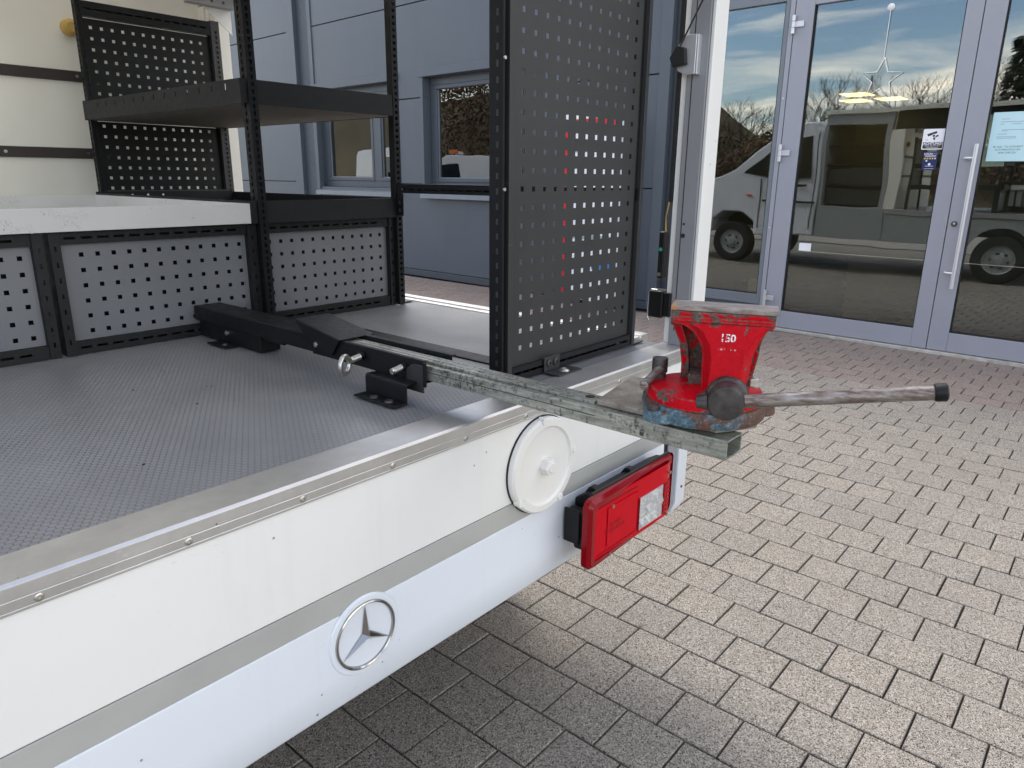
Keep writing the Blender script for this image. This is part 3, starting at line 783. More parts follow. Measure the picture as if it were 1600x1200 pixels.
MB().lathe([(0.014, 0.0013), (0.014, 0.0015)], 20, lambda x, y, h: (x + 0.0, h, y + 0.026)).build('camera_lens', 'sticker_white', st, smooth=False, local=True)
MB().lathe([(0.009, 0.0015), (0.009, 0.0017)], 16, lambda x, y, h: (x + 0.0, h, y + 0.026)).build('lens_ring', 'ink_dark', st, smooth=False, local=True)
FXT = lambda s, z, w: (lambda u, v, k: (s - u, w, z + v))
text('lettering', 'ACHTUNG!', 0.026, 'ink_white', st, FXT(0, -0.034, 0.0015), bold=0.0006)
text('lettering', 'Dieser Bereich wird', 0.0135, 'ink_white', st, FXT(0, -0.050, 0.0015))
text('lettering', 'videoüberwacht', 0.0135, 'ink_white', st, FXT(0, -0.063, 0.0015))
text('lettering', '24', 0.018, 'ink_grey', st, FXT(0.047, -0.004, 0.0011))
sb = fr_root('rating_sticker', 'dark blue sticker with yellow star rating below the surveillance sticker', 'sticker', 1.419, GW, 1.553)
bb('sheet', 'sticker_blue', sb, -0.052, 0.052, 0, 0.0008, -0.071, 0.071)
text('lettering', 'LOCAL', 0.020, 'ink_white', sb, FXT(0.016, 0.055, 0.0011), bold=0.0005)
text('lettering', 'ONE', 0.018, 'ink_grey', sb, FXT(-0.028, 0.055, 0.0011))
for k in range(5):
    pts = []
    for q in range(10):
        rr_ = 0.0085 if q % 2 == 0 else 0.004; a = R(90 + 36 * q); pts.append((rr_ * math.cos(a), rr_ * math.sin(a)))
    MB().prism(pts, lambda u, v, k=k: (0.038 - k * 0.0185 + u, 0.0009, 0.019 + v), lambda u, v, k=k: (0.038 - k * 0.0185 + u, 0.0012, 0.019 + v)).build('rating_star', 'star_yellow' if k < 4 else 'ink_white', sb, smooth=False, local=True)
for z, h, w_ in ((0.040, 0.0035, 0.042), (0.033, 0.0025, 0.038), (-0.040, 0.003, 0.030), (-0.060, 0.0022, 0.034)): bb('print_line', 'ink_white', sb, -w_, w_, 0.0009, 0.0011, z - h / 2, z + h / 2)
MB().lathe([(0.010, 0.0009), (0.010, 0.0012)], 16, lambda x, y, h: (x, h, y - 0.026)).build('round_mark', 'ink_white', sb, smooth=False, local=True)
MB().lathe([(0.0065, 0.0009), (0.0065, 0.0012)], 12, lambda x, y, h: (x + 0.024, h, y + 0.001)).build('round_mark', 'ink_white', sb, smooth=False, local=True)

nt = fr_root('notice_sheet', 'pale blue printed notice taped to the right door glass', 'notice', 0.90, GW, 1.725)
bb('sheet', 'paper_blue', nt, -0.13, 0.13, 0, 0.0008, -0.178, 0.178)
rl = random.Random(5)
for z, u0, u1 in ((0.128, 0.07, 0.02), (0.108, 0.075, -0.08), (0.092, 0.075, 0.05), (0.092, 0.0, -0.06), (0.05, 0.06, -0.09), (0.042, 0.06, 0.02), (0.02, 0.08, 0.02), (0.0, 0.085, -0.04), (-0.010, 0.085, -0.04)):
    bb('print_line', 'ink_grey', nt, min(u0, u1), max(u0, u1), 0.0009, 0.0011, z - 0.002, z + 0.002)
text('lettering', 'Bis bald - Tür SCHLIESST', 0.0185, 'ink_dark', nt, FXT(0, -0.072, 0.0011))
text('lettering', 'AUTOMATISCH UM', 0.0185, 'ink_dark', nt, FXT(0, -0.094, 0.0011))
text('lettering', '18:00 UHR ZU!', 0.0185, 'ink_dark', nt, FXT(0, -0.116, 0.0011))
n2 = tag(MB().prism([(-0.10, -0.19), (0.052, -0.19), (0.05, 0.19), (-0.10, 0.19)], lambda u, v: (u, 0, v), lambda u, v: (u, 0.0006, v)).build('paper_sheet', 'paper_cream', None, smooth=False, local=True), 'cream paper sheet stuck behind the pale blue notice', 'paper')
n2.location = (FA[0] + FT[0] * 1.005 + FN[0] * -0.0442, FA[1] + FT[1] * 1.005 + FN[1] * -0.0442, 1.70); n2.rotation_euler = (0, 0, FROT)
al = tag(MB().box(-0.055, 0.055, 0, 0.0006, -0.035, 0.035).build('glass_label', 'sticker_white', None, smooth=False, local=True), 'small white label stuck low on the left door glass', 'label')
al.location = (FA[0] + FT[0] * 2.34 + FN[0] * GW, FA[1] + FT[1] * 2.34 + FN[1] * GW, 0.80); al.rotation_euler = (0, 0, FROT)

sw = fr_root('star_ornament', 'white wire star hanging from a suction cup on the left door glass', 'ornament', 1.88, -0.0255, 2.20)
pts = []
for q in range(11):
    rr_ = 0.168 if q % 2 == 0 else 0.072; a = R(90 + 36 * q + 3); pts.append((rr_ * math.cos(a), -0.004, rr_ * math.sin(a)))
MB().tube(pts, 0.0055, 6).build('wire_star', 'wire_white', sw, local=True)
MB().tube([(0.0, -0.004, 0.165), (-0.002, -0.002, 0.53)], 0.0028, 5).build('cord', 'wire_white', sw, local=True)
MB().lathe([(0.028, -0.009), (0.024, -0.003), (0.012, 0.006)], 18, lambda x, y, h: (x, h, y + 0.545)).build('suction_cup', 'wire_white', sw, local=True)

cb = fr_root('cardboard_box', 'brown cardboard box standing behind the left glazing', 'box', 2.86, -0.62, 0.006)
MB().box(-0.17, 0.17, -0.2, 0.2, 0.0, 0.40).build('carton', 'cardboard', cb, 0.006, local=True)
MB().prism([(0.17, 0.40), (0.175, 0.405), (0.26, 0.36), (0.255, 0.352)], lambda u, v: (u, -0.19, v), lambda u, v: (u, 0.19, v)).build('flap', 'cardboard', cb, local=True)
bb('tape', 'sticker_white', cb, -0.03, 0.03, -0.205, 0.2025, 0.4005, 0.4012)
text('lettering', 'ATE', 0.085, 'ink_brown', cb, FXT(-0.06, 0.075, 0.2025), bold=0.001)
MB().lathe([(0.05, 0.2005), (0.05, 0.2025)], 18, lambda x, y, h: (x + 0.10, h, y + 0.08)).build('label_spot', 'sticker_white', cb, smooth=False, local=True)

def tyre_mb(r=0.33, w=0.21, ri=0.215, seg=40):
    mb = MB(); prof = [(ri, -w * 0.40), (r - 0.06, -w * 0.5), (r - 0.015, -w * 0.46), (r, -w * 0.36), (r, -0.062), (r - 0.008, -0.06), (r - 0.008, -0.048), (r, -0.046), (r, -0.008), (r - 0.008, -0.006), (r - 0.008, 0.006), (r, 0.008), (r, 0.046), (r - 0.008, 0.048), (r - 0.008, 0.06), (r, 0.062), (r, w * 0.36), (r - 0.015, w * 0.46), (r - 0.06, w * 0.5), (ri, w * 0.40), (ri - 0.005, 0)]
    n = seg; vs = []; fs = []
    for (a, h) in prof:
        for k in range(n):
            t = 2 * math.pi * k / n; vs.append((a * math.cos(t), a * math.sin(t), h))
    L = len(prof)
    for i in range(L):
        i2 = (i + 1) % L
        for k in range(n):
            k2 = (k + 1) % n; fs.append((i * n + k, i * n + k2, i2 * n + k2, i2 * n + k))
    return mb.add(vs, fs)
tyre_me = tyre_mb().mesh('tyre', 'rubber', smooth=True)
def fpt(s, w, z): return (FA[0] + FT[0] * s + FN[0] * w, FA[1] + FT[1] * s + FN[1] * w, z)
for k, lab in enumerate(('black tyre at the bottom of the stack behind the left door glass', 'black tyre second from the bottom of the stack behind the left door glass', 'black tyre at the top of the stack behind the left door glass')):
    o = bpy.data.objects.new('tyre', tyre_me); COL.objects.link(o); tag(o, lab, 'tyre', 'tyres stacked behind the door glass')
    o.location = fpt(2.42 + 0.012 * k, -0.50 - 0.01 * k, 0.112 + 0.211 * k); o.rotation_euler = (0, 0, k)
dm = tag(MB().box(-0.95, 0.95, -0.55, 0.55, 0, 0.012).build('door_mat', 'mat_grey', None, 0.003, local=True), 'dark grey door mat on the floor inside the glass doors', 'mat')
dm.location = fpt(1.0, -0.86, 0.0065); dm.rotation_euler = (0, 0, FROT)
lv = tag(MB().box(-0.06, 0.06, -0.01, 0.01, -0.012, 0.012).build('violet_lamp', 'led_violet', None, 0.004, local=True), 'small violet light glowing high behind the right door glass', 'lamp')
lv.location = fpt(0.70, -2.2, 2.36); lv.rotation_euler = (0, 0, FROT)
MB().tube([(0, 0, 0.012), (0, 0, 0.375)], 0.004, 6).build('cable', 'black_plastic', lv, local=True)

# ---- advertising board on the pavement, seen only through the end panel's holes
mat('sign_red', (0.55, 0.008, 0.02), 0.4); mat('sign_blue', (0.03, 0.22, 0.55), 0.4)
ad = fr_root('advertising_board', 'white advertising board with red edge standing behind the perforated end panel', 'sign', 4.66, 0.24, 0.0)
bb('board', 'sticker_white', ad, -0.43, 0.43, -0.012, 0.012, 0.06, 2.05, 0.004)
bb('red_band', 'sign_red', ad, -0.40, 0.32, 0.0125, 0.0145, 1.90, 2.0)
bb('red_stripe', 'sign_red', ad, 0.25, 0.33, 0.0125, 0.0145, 0.12, 1.895)
for z in (1.66, 1.52, 1.38, 0.74, 0.66): bb('print_line', 'ink_grey', ad, -0.36, 0.18, 0.0125, 0.0140, z, z + 0.05)
bb('blue_band', 'sign_blue', ad, -0.38, -0.10, 0.0125, 0.0140, 0.42, 0.50)
for x in (-0.34, 0.34): bb('foot', 'black_steel', ad, x - 0.03, x + 0.03, -0.16, 0.16, 0.002, 0.06, 0.004)

# ------------------------------------------------------------------ truck
FZ = 0.960                    # cargo floor height
XL, XR, YR, YB = -0.34, 1.800, 0.875, 3.34
truck = thing('service_truck', 'white service truck with open cargo body and red tail light', 'truck', (0.7, 2.6, 0))
def tb(name, material, parent, *a, bevel=0.0): return box(name, material, parent, *a, bevel)
fl = tb('cargo_floor', 'cargo_floor', truck, XL + 0.03, XR - 0.062, 0.953, YB, 0.90, FZ)
rs = MB()
rs.prism([(0.9525, 0.957), (0.9525, FZ + 0.0028), (0.8785, FZ + 0.0028), (0.8738, FZ - 0.001), (0.8735, 0.9432), (0.8742, 0.9427), (0.8742, 0.9421), (0.8735, 0.9416), (0.8735, 0.9304), (0.8742, 0.9299), (0.8742, 0.9293), (0.8735, 0.9288), (0.8735, 0.9255), (0.888, 0.9255), (0.888, 0.957)], lambda u, v: (XL, u, v), lambda u, v: (XR - 0.055, u, v))
strip = rs.build('rear_edge_strip', 'aluminium', truck, 0.0008)
scr_me = None
for k in range(-2, 10):
    x = 0.194 + 0.1735 * k
    if scr_me is None:
        s_ = MB().lathe([(0.0056, 0), (0.0052, -0.0012), (0.0036, -0.0020), (0.0020, -0.0020), (0.0018, 0.0010), (0.0002, 0.0010)], 14, lambda a, b, h: (a, h, b)).build('rivet', 'zinc', strip, local=True)
        scr_me = s_; s_.location = (x - 0.7, 0.8734 - 2.6, 0.9355)
    else: dup(scr_me, strip, (x - 0.7, 0.8734 - 2.6, 0.9355))
# side edge strip (bright aluminium, stepped)
ss = MB().prism([(XR - 0.060, 0.93), (XR - 0.060, FZ + 0.003), (XR - 0.034, FZ + 0.003), (XR - 0.033, FZ - 0.003), (XR - 0.026, FZ - 0.003), (XR - 0.025, FZ + 0.006), (XR + 0.010, FZ + 0.006), (XR + 0.012, 0.90), (XR, 0.90)], lambda u, v: (u, 1.035, v), lambda u, v: (u, YB, v))
ss.build('side_edge_strip', 'aluminium_plain', truck, 0.001)
tb('rear_panel', 'white_paint', truck, XL, 1.742, 0.8765, 0.91, 0.7545, 0.9255, bevel=0.002)
tb('grey_trim_band', 'grey_trim', truck, XL, 1.742, 0.8758, 0.91, 0.7085, 0.7535, bevel=0.001)
lp = MB().prism([(0.8762, 0.7075), (0.874, 0.60), (0.876, 0.540), (0.884, 0.528), (0.90, 0.528), (0.90, 0.7075)], lambda u, v: (XL, u, v), lambda u, v: (1.66, u, v))
lp.build('lower_rear_panel', 'white_gloss', truck, 0.003)
tb('chassis_crossmember', 'black_steel', truck, XL + 0.1, 1.6, 0.99, 1.07, 0.60, 0.89)
for x in (0.35, 1.05): tb('chassis_rail', 'black_steel', truck, x, x + 0.08, 1.07, 6.4, 0.62, 0.82)
tb('black_gap', 'black_plastic', truck, 1.663, 1.690, 0.884, 0.93, 0.50, 0.7075)
tb('skirt_end_inner', 'pillar_grey', truck, 1.691, 1.738, 0.880, 0.93, 0.49, 0.7075, bevel=0.002)
sk = MB().prism([(0.872, 0.925), (0.872, 0.50), (0.885, 0.468), (1.10, 0.455), (1.30, 0.50), (1.30, 0.925)], lambda u, v: (1.742, u, v), lambda u, v: (1.795, u, v)).build('side_skirt_end', 'white_gloss', truck, 0.004)
MB().tube([(1.770, 0.8725, 0.545), (1.770, 0.870, 0.545)], 0.004, 10).build('plug', 'black_plastic', sk)
# side exterior (seen mirrored in the doors)
tb('side_board', 'board_grey', truck, 1.772, 1.798, 2.20, YB, 0.52, 0.895, bevel=0.003)
tb('side_board', 'board_grey', truck, 1.772, 1.798, 1.305, 1.42, 0.62, 0.895, bevel=0.003)
ar = MB(); pr_ = arc(1.80, 0.36, 0.42, 0.42, 10, 170, 14)
ar.prism([(2.20, 0.895), (1.425, 0.895), (1.425, 0.70)] + [(x, max(0.5, min(0.82, z))) for x, z in reversed(pr_)] + [(2.20, 0.60)], lambda u, v: (1.774, u, v), lambda u, v: (1.794, u, v))
ar.build('wheel_arch', 'board_grey', truck, 0.002)
# corner pillars, header beams, roof, bulkhead
def pillar(xa, xb, sgn):
    p = MB().box(xa, xb, 0.879, 0.936, FZ, 2.36).build('corner_pillar', 'pillar_grey', truck, 0.004)
    return p
cp = pillar(1.746, 1.790, 1)
tb('pillar_flange', 'white_paint', cp, 1.7475, 1.815, 0.868, 0.8785, 0.93, 2.36, bevel=0.003)
tb('pillar_flange_side', 'white_paint', cp, 1.791, 1.8148, 0.879, 0.935, 0.93, 2.36, bevel=0.002)
tb('guide_rail', 'white_paint', cp, 1.752, 1.784, 0.9365, 0.952, FZ + 0.004, 2.1, bevel=0.002)
tb('door_seal', 'rubber', cp, 1.750, 1.790, 0.9525, 0.966, 1.34, 2.1, bevel=0.003)
for z in (1.285, 1.255): MB().tube([(1.7462, 0.912, z), (1.7445, 0.912, z)], 0.006 if z < 1.26 else 0.003, 10).build('pillar_screw', 'dark_steel', cp)
tb('pillar_groove', 'rubber', cp, 1.7450, 1.7465, 0.918, 0.920, 1.0, 2.36)
lk_ = tb('lock_case', 'black_plastic', cp, 1.735, 1.786, 0.953, 0.999, 1.030, 1.105, bevel=0.006)
tb('lock_cover', 'black_plastic', lk_, 1.7345, 1.7455, 0.930, 0.952, 1.036, 1.102, bevel=0.004)
MB().tube([(1.742, 0.975, 1.106), (1.742, 0.992, 1.106), (1.742, 1.001, 1.098), (1.742, 1.001, 1.03), (1.742, 0.993, 1.020)], 0.0022, 8).build('wire_clip', 'chrome', lk_)
sw_ = tb('cable_switch', 'black_plastic', cp, 1.748, 1.775, 0.9665, 0.985, 1.135, 1.262, bevel=0.004)
MB().tube([(1.7478, 0.976, 1.215), (1.7465, 0.976, 1.215)], 0.005, 12).build('green_dot', 'green_dot', sw_)
MB().tube([(1.7478, 0.976, 1.148), (1.7465, 0.976, 1.148)], 0.005, 12).build('switch_screw', 'zinc', sw_)
MB().tube([(1.762, 0.972, 1.262), (1.763, 0.974, 1.30), (1.762, 0.966, 1.345)], 0.0022, 8).build('cable', 'knob_yellow', sw_)
MB().tube([(1.764, 0.968, 1.262), (1.760, 0.970, 1.30), (1.764, 0.962, 1.345)], 0.002, 8).build('cable', 'dark_steel', sw_)
bk = MB().prism([(0.902, 1.645), (0.902, 1.735), (0.928, 1.735), (0.953, 1.71), (0.958, 1.68), (0.947, 1.655), (0.928, 1.645)], lambda u, v: (1.722, u, v), lambda u, v: (1.7255, u, v)).build('strap_bracket', 'silver_metal', cp, 0.001)
tb('bracket_plate', 'silver_metal', bk, 1.7258, 1.7455, 0.898, 0.9015, 1.645, 1.735, bevel=0.001)
MB().prism([(0.920, 1.668), (0.955, 1.662), (0.965, 1.685), (0.947, 1.712), (0.925, 1.705)], lambda u, v: (1.706, u, v), lambda u, v: (1.7215, u, v)).build('strap_end', 'rubber', bk, 0.003)
MB().tube([(1.714, 0.945, 1.702), (1.705, 0.875, 1.82), (1.70, 0.86, 1.92)], 0.0022, 6).build('gas_strut_cord', 'rubber', bk)
pillar(XL, XL + 0.05, -1)
tb('header_beam', 'black_steel', truck, 1.752, 1.796, 0.9365, YB, 2.105, 2.36, bevel=0.003)
tb('header_beam', 'pillar_grey', truck, XL + 0.004, XL + 0.048, 1.0, YB, 2.105, 2.36, bevel=0.003)
tb('header_beam', 'pillar_grey', truck, XL + 0.05, 1.746, 0.885, 0.945, 2.20, 2.36, bevel=0.003)
tb('roof', 'translucent_roof', truck, XL - 0.02, XR + 0.03, 0.86, 4.36, 2.362, 2.42, bevel=0.01)
bh = tb('bulkhead', 'interior_cream', truck, XL, XR - 0.06, YB, YB + 0.04, FZ, 2.36)
for z0, z1 in ((1.748, 1.788), (1.456, 1.496)):
    rl_ = tb('lashing_rail', 'rail_brown', bh, XL + 0.02, 1.30, YB - 0.012, YB - 0.0005, z0, z1, bevel=0.002)
    for x in (0.62, 0.96, 1.25): MB().tube([(x - 0.05, YB - 0.012, (z0 + z1) / 2), (x - 0.05, YB - 0.0145, (z0 + z1) / 2)], 0.006, 10).build('rail_screw', 'zinc', rl_)
MB().lathe([(0.032, YB - 0.001), (0.030, YB - 0.03), (0.018, YB - 0.04)], 18, lambda a, b, h: (a + 1.20, h, b + 1.945)).build('round_knob', 'knob_yellow', bh)
fp = MB().box(1.735, XR, 3.20, YB + 0.04, FZ, 2.104).build('front_pillar', 'interior_cream', truck, 0.006)
for x in (1.7345,): 
    for y in (3.235, 3.275): tb('pillar_rib', 'interior_cream', fp, x - 0.006, x - 0.0005, y, y + 0.014, FZ, 2.10, bevel=0.002)
MB().prism([(1.60, 2.085), (1.752, 1.965), (1.752, 2.104), (1.60, 2.104)], lambda u, v: (u, 3.09, v), lambda u, v: (u, 3.094, v)).build('roof_gusset', 'white_paint', truck, 0.001)
gp = tb('roof_rail', 'pillar_grey', truck, 1.55, 1.752, 3.05, 3.088, 2.06, 2.104, bevel=0.002)
for x in (1.60, 1.65, 1.70): MB().tube([(x, 3.05, 2.078), (x, 3.047, 2.078)], 0.005, 8).build('rail_bolt', 'dark_steel', gp)
for y in (1.6, 2.3, 3.0): tb('roof_bow', 'aluminium_plain', truck, XL + 0.05, 1.75, y, y + 0.05, 2.31, 2.36, bevel=0.003)
# sloped side flap raised on the left, cab, wheels
tb('left_edge_strip', 'aluminium_plain', truck, XL, XL + 0.028, 0.954, YB, 0.90, FZ + 0.003)
tb('left_side_board', 'board_grey', truck, XL, XL + 0.025, 1.0, YB, 0.52, 0.899, bevel=0.003)
cabp = [(4.38, 0.52), (4.38, 2.22), (4.46, 2.28), (4.72, 2.30), (5.02, 2.20), (5.85, 1.56), (6.05, 1.47), (6.75, 1.24), (6.95, 1.05), (7.0, 0.55), (6.2, 0.50), (6.19, 0.72), (5.98, 0.86), (5.62, 0.86), (5.41, 0.72), (5.40, 0.50)]
cab = MB().prism(cabp, lambda u, v: (XL + 0.06 + max(0, v - 1.3) * 0.10, u, v), lambda u, v: (XR - 0.02 - max(0, v - 1.3) * 0.10, u, v)).build('cab', 'white_gloss', truck, 0.03, segs=3)
def xs(v, d=0.006): return XR - 0.02 - max(0, v - 1.3) * 0.10 + d
win_ = [(4.52, 1.42), (5.02, 1.40), (5.66, 1.50), (5.02, 2.04), (4.56, 2.08)]
MB().prism(win_, lambda u, v: (xs(v, -0.02), u, v), lambda u, v: (xs(v), u, v)).build('side_window', 'dark_glass', cab, 0.004)
MB().prism(win_, lambda u, v: (XL + XR + 0.04 - xs(v, -0.02), u, v), lambda u, v: (XL + XR + 0.04 - xs(v), u, v)).build('side_window', 'dark_glass', cab, 0.004)
MB().add([(XL + 0.16, 5.05, 2.18), (XR - 0.12, 5.05, 2.18), (XR - 0.07, 5.82, 1.59), (XL + 0.11, 5.82, 1.59), (XL + 0.16, 5.06, 2.195), (XR - 0.12, 5.06, 2.195), (XR - 0.07, 5.83, 1.605), (XL + 0.11, 5.83, 1.605)], [(0, 1, 2, 3), (4, 5, 6, 7), (0, 1, 5, 4), (1, 2, 6, 5), (2, 3, 7, 6), (3, 0, 4, 7)]).build('windscreen', 'dark_glass', cab)
for s_ in (1, -1):
    x0 = XR + 0.02 if s_ > 0 else XL - 0.14
    mr = tb('wing_mirror', 'black_plastic', cab, x0, x0 + 0.12, 5.08, 5.20, 1.42, 1.72, bevel=0.02)
    tb('mirror_arm', 'black_plastic', mr, (XR - 0.06 if s_ > 0 else XL - 0.02), (XR + 0.02 if s_ > 0 else XL + 0.09), 5.11, 5.16, 1.44, 1.48)
MB().prism([(4.44, 0.62), (4.452, 0.62), (4.46, 2.12), (4.448, 2.12)], lambda u, v: (xs(v, -0.01), u, v), lambda u, v: (xs(v, 0.002), u, v)).build('door_seam', 'black_plastic', cab)
MB().prism([(5.32, 0.62), (5.332, 0.62), (5.362, 1.40), (5.35, 1.40)], lambda u, v: (xs(v, -0.01), u, v), lambda u, v: (xs(v, 0.002), u, v)).build('door_seam', 'black_plastic', cab)
tb('side_indicator', 'orange_plastic', cab, XR - 0.024, XR - 0.012, 5.48, 5.56, 1.12, 1.15)
tb('door_handle', 'black_plastic', cab, XR - 0.02, XR + 0.012, 4.56, 4.72, 1.28, 1.32, bevel=0.008)
MB().prism([(4.40, 1.02), (5.30, 1.04), (5.30, 1.07), (4.40, 1.05)], lambda u, v: (XR - 0.022, u, v), lambda u, v: (XR - 0.008, u, v)).build('rub_strip', 'black_plastic', cab)
fc = MB().box(XL, XR - 0.005, YB + 0.045, 4.34, FZ + 0.002, 0.99).box(XL, XR - 0.005, YB + 0.045, 4.34, 2.20, 2.361).box(XL, XR - 0.005, 4.30, 4.34, 0.99, 2.20).box(0.70, 0.74, YB + 0.045, 4.30, 0.99, 2.20).box(XR - 0.06, XR - 0.005, YB + 0.045, YB + 0.12, 0.99, 2.20).build('front_locker', 'board_grey', truck, 0.004)
for z in (1.30, 1.62, 1.90): tb('locker_shelf', 'black_steel', fc, 0.745, XR - 0.08, YB + 0.13, 4.29, z, z + 0.02)
for z in (1.02, 1.325): tb('locker_drawer', 'panel_dark', fc, 1.0, XR - 0.09, YB + 0.15, 4.27, z, z + 0.24, bevel=0.004)
tb('side_board', 'board_grey', truck, 1.772, 1.798, YB + 0.01, 4.34, 0.52, 0.958, bevel=0.003)
tb('front_bumper', 'black_plastic', truck, XL + 0.10, XR - 0.06, 6.94, 7.06, 0.42, 0.75, bevel=0.03)
def wheel(parent, x, y, s_):
    w = MB(); t_ = tyre_mb(0.345, 0.22, 0.21, 36)
    w.add([(z * s_, a, b) for a, b, z in t_.v], t_.f)
    w.v = [(a + x, b + y, c + 0.345) for a, b, c in w.v]
    o = w.build('wheel', 'rubber', parent)
    h = MB().lathe([(0.212, 0.06), (0.205, 0.075), (0.17, 0.05), (0.15, 0.045), (0.14, 0.055), (0.06, 0.075), (0.055, 0.10), (0.01, 0.105)], 30, lambda a, b, q: (x + q * s_, y + a, 0.345 + b))
    h.build('rim', 'board_grey', o)
    for k in range(6):
        a = R(60 * k + 10)
        MB().tube([(x + 0.052 * s_, y + 0.105 * math.cos(a), 0.345 + 0.105 * math.sin(a)), (x + 0.066 * s_, y + 0.105 * math.cos(a), 0.345 + 0.105 * math.sin(a))], 0.024, 8).build('rim_slot', 'black_plastic', o)
    return o
for y in (1.80, 5.80):
    wheel(truck, XR - 0.16, y, 1); wheel(truck, XL + 0.16, y, -1)
tb('rear_axle', 'black_steel', truck, XL + 0.2, XR - 0.2, 1.75, 1.85, 0.30, 0.40)
tb('underride_bar', 'black_steel', truck, XL + 0.15, 1.25, 1.12, 1.17, 0.42, 0.50)
tb('hook_mount', 'black_steel', truck, 0.62, 0.78, 1.05, 1.14, 0.44, 0.62)

# tail light
tl = MB().prism([(0.8145, 0.575), (0.8145, 0.718), (0.845, 0.712), (0.874, 0.694), (0.874, 0.598), (0.845, 0.582)], lambda u, v: (1.241, u, v), lambda u, v: (1.565, u, v)).build('tail_light', 'black_plastic', truck, 0.006)
tb('socket_box', 'black_plastic', tl, 1.200, 1.2405, 0.822, 0.873, 0.612, 0.682, bevel=0.010)
tb('socket_rim', 'black_plastic', tl, 1.195, 1.2025, 0.826, 0.869, 0.606, 0.688, bevel=0.003)
tb('lower_lug', 'black_plastic', tl, 1.222, 1.2405, 0.818, 0.860, 0.578, 0.611, bevel=0.006)
for x in (1.262, 1.412): MB().prism([(0.826, 0.714), (0.836, 0.7225), (0.850, 0.720), (0.862, 0.700)], lambda u, v: (x, u, v), lambda u, v: (x + 0.022, u, v)).build('mounting_clip', 'black_plastic', tl, 0.002)
tb('backing_plate', 'black_plastic', tl, 1.215, 1.560, 0.806, 0.8145, 0.566, 0.732, bevel=0.004)
def rounded(x0, x1, z0, z1, r, n=6):
    p = []
    for cx, cz, a in ((x1 - r, z1 - r, 0), (x0 + r, z1 - r, 90), (x0 + r, z0 + r, 180), (x1 - r, z0 + r, 270)): p += arc(cx, cz, r, r, a, a + 90, n)
    return p
lens_p = rounded(1.178, 1.580, 0.560, 0.728, 0.020)
lens_q = rounded(1.186, 1.572, 0.567, 0.720, 0.016)
lens_i = rounded(1.197, 1.558, 0.578, 0.708, 0.012)
def ysurf(x, d): # lens sweeps back towards the body at its right-hand end
    t = max(0.0, (x - 1.515) / 0.06); return d + 0.030 * t * t
lm = MB()
nn = len(lens_p)
vs = [(x, 0.806, z) for x, z in lens_p] + [(x, ysurf(x, 0.792), z) for x, z in lens_p] + [(x, ysurf(x, 0.784), z) for x, z in lens_q] + [(x, ysurf(x, 0.7845), z) for x, z in lens_i] + [(x, ysurf(x, 0.7875), z) for x, z in lens_i]
fs = []
for L in range(4):
    for k in range(nn): fs.append((L * nn + k, L * nn + (k + 1) % nn, (L + 1) * nn + (k + 1) % nn, (L + 1) * nn + k))
lm.add(vs, fs)
lens = lm.build('lens_frame', 'lamp_red_rim', tl)
def lens_pane(name, material, poly, d, parent, n=9):
    xs_ = [p[0] for p in poly]; zs_ = [p[1] for p in poly]
    x0, x1, z0, z1 = min(xs_), max(xs_), min(zs_), max(zs_)
    mb = MB()
    grid = [[(x0 + (x1 - x0) * i / n, ysurf(x0 + (x1 - x0) * i / n, d + k * 0.002), z) for i in range(n + 1)] for k in (0, 1) for z in (z0, z1)]
    vs = [p for row in grid for p in row]; m_ = n + 1
    f = []
    for i in range(n): f += [(i, i + 1, m_ + i + 1, m_ + i), (2 * m_ + i, 3 * m_ + i, 3 * m_ + i + 1, 2 * m_ + i + 1), (i, 2 * m_ + i, 2 * m_ + i + 1, i + 1), (m_ + i, m_ + i + 1, 3 * m_ + i + 1, 3 * m_ + i)]
    return mb.add(vs, f).build(name, material, parent)
lens_pane('lens', 'lamp_red', [(1.190, 0.572), (1.566, 0.715)], 0.7880, tl, 16)
lens_pane('lens_window', 'lamp_red', [(1.250, 0.596), (1.376, 0.690)], 0.7862, tl)
for z in (0.5845, 0.7015): lens_pane('lens_rib', 'lamp_red_rim', [(1.215, z), (1.375, z + 0.002)], 0.7866, tl)
lens_pane('reversing_lens', 'reflector_silver', [(1.385, 0.583), (1.497, 0.667)], 0.7855, tl)
lens_pane('reflex_panel', 'lamp_red_rim', [(1.504, 0.584), (1.552, 0.666)], 0.7866, tl, 6)
studm = None
for i in range(3):
    for j in range(7):
        x, z = 1.510 + 0.012 * i, 0.591 + 0.0113 * j
        if studm is None:
            studm = MB().lathe([(0.0042, 0.0012), (0.0034, -0.0010), (0.0008, -0.0018)], 6, lambda a, b, h: (a, h, b)).build('reflex_stud', 'lamp_red', tl, local=True)
            studm.location = (x - 0.7, ysurf(x, 0.7862) - 2.6, z)
        else: dup(studm, tl, (x - 0.7, ysurf(x, 0.7862) - 2.6, z))
facets = []
rf = random.Random(8)
for q in range(4):
    e = 0.0138; tx, tz = rf.uniform(-0.006, 0.006), rf.uniform(-0.006, 0.006)
    fm = MB().add([(-e, 0, -e), (e, 0, -e), (e, 0, e), (-e, 0, e), (tx, -0.0090, tz)], [(0, 1, 4), (1, 2, 4), (2, 3, 4), (3, 0, 4), (3, 2, 1, 0)])
    facets.append(fm.mesh('lens_facet', 'reflector_silver'))
for i in range(4):
    for j in range(3):
        o = bpy.data.objects.new('lens_facet', facets[rf.randrange(4)]); COL.objects.link(o); o.parent = tl
        o.location = (1.3992 + 0.0279 * i - 0.7, 0.7856 - 2.6, 0.5970 + 0.0276 * j); o.rotation_euler = (0, math.pi / 2 * rf.randrange(4), 0)
tb('lens_divider', 'lamp_red_rim', tl, 1.3835, 1.3850, 0.7835, 0.7858, 0.582, 0.668)
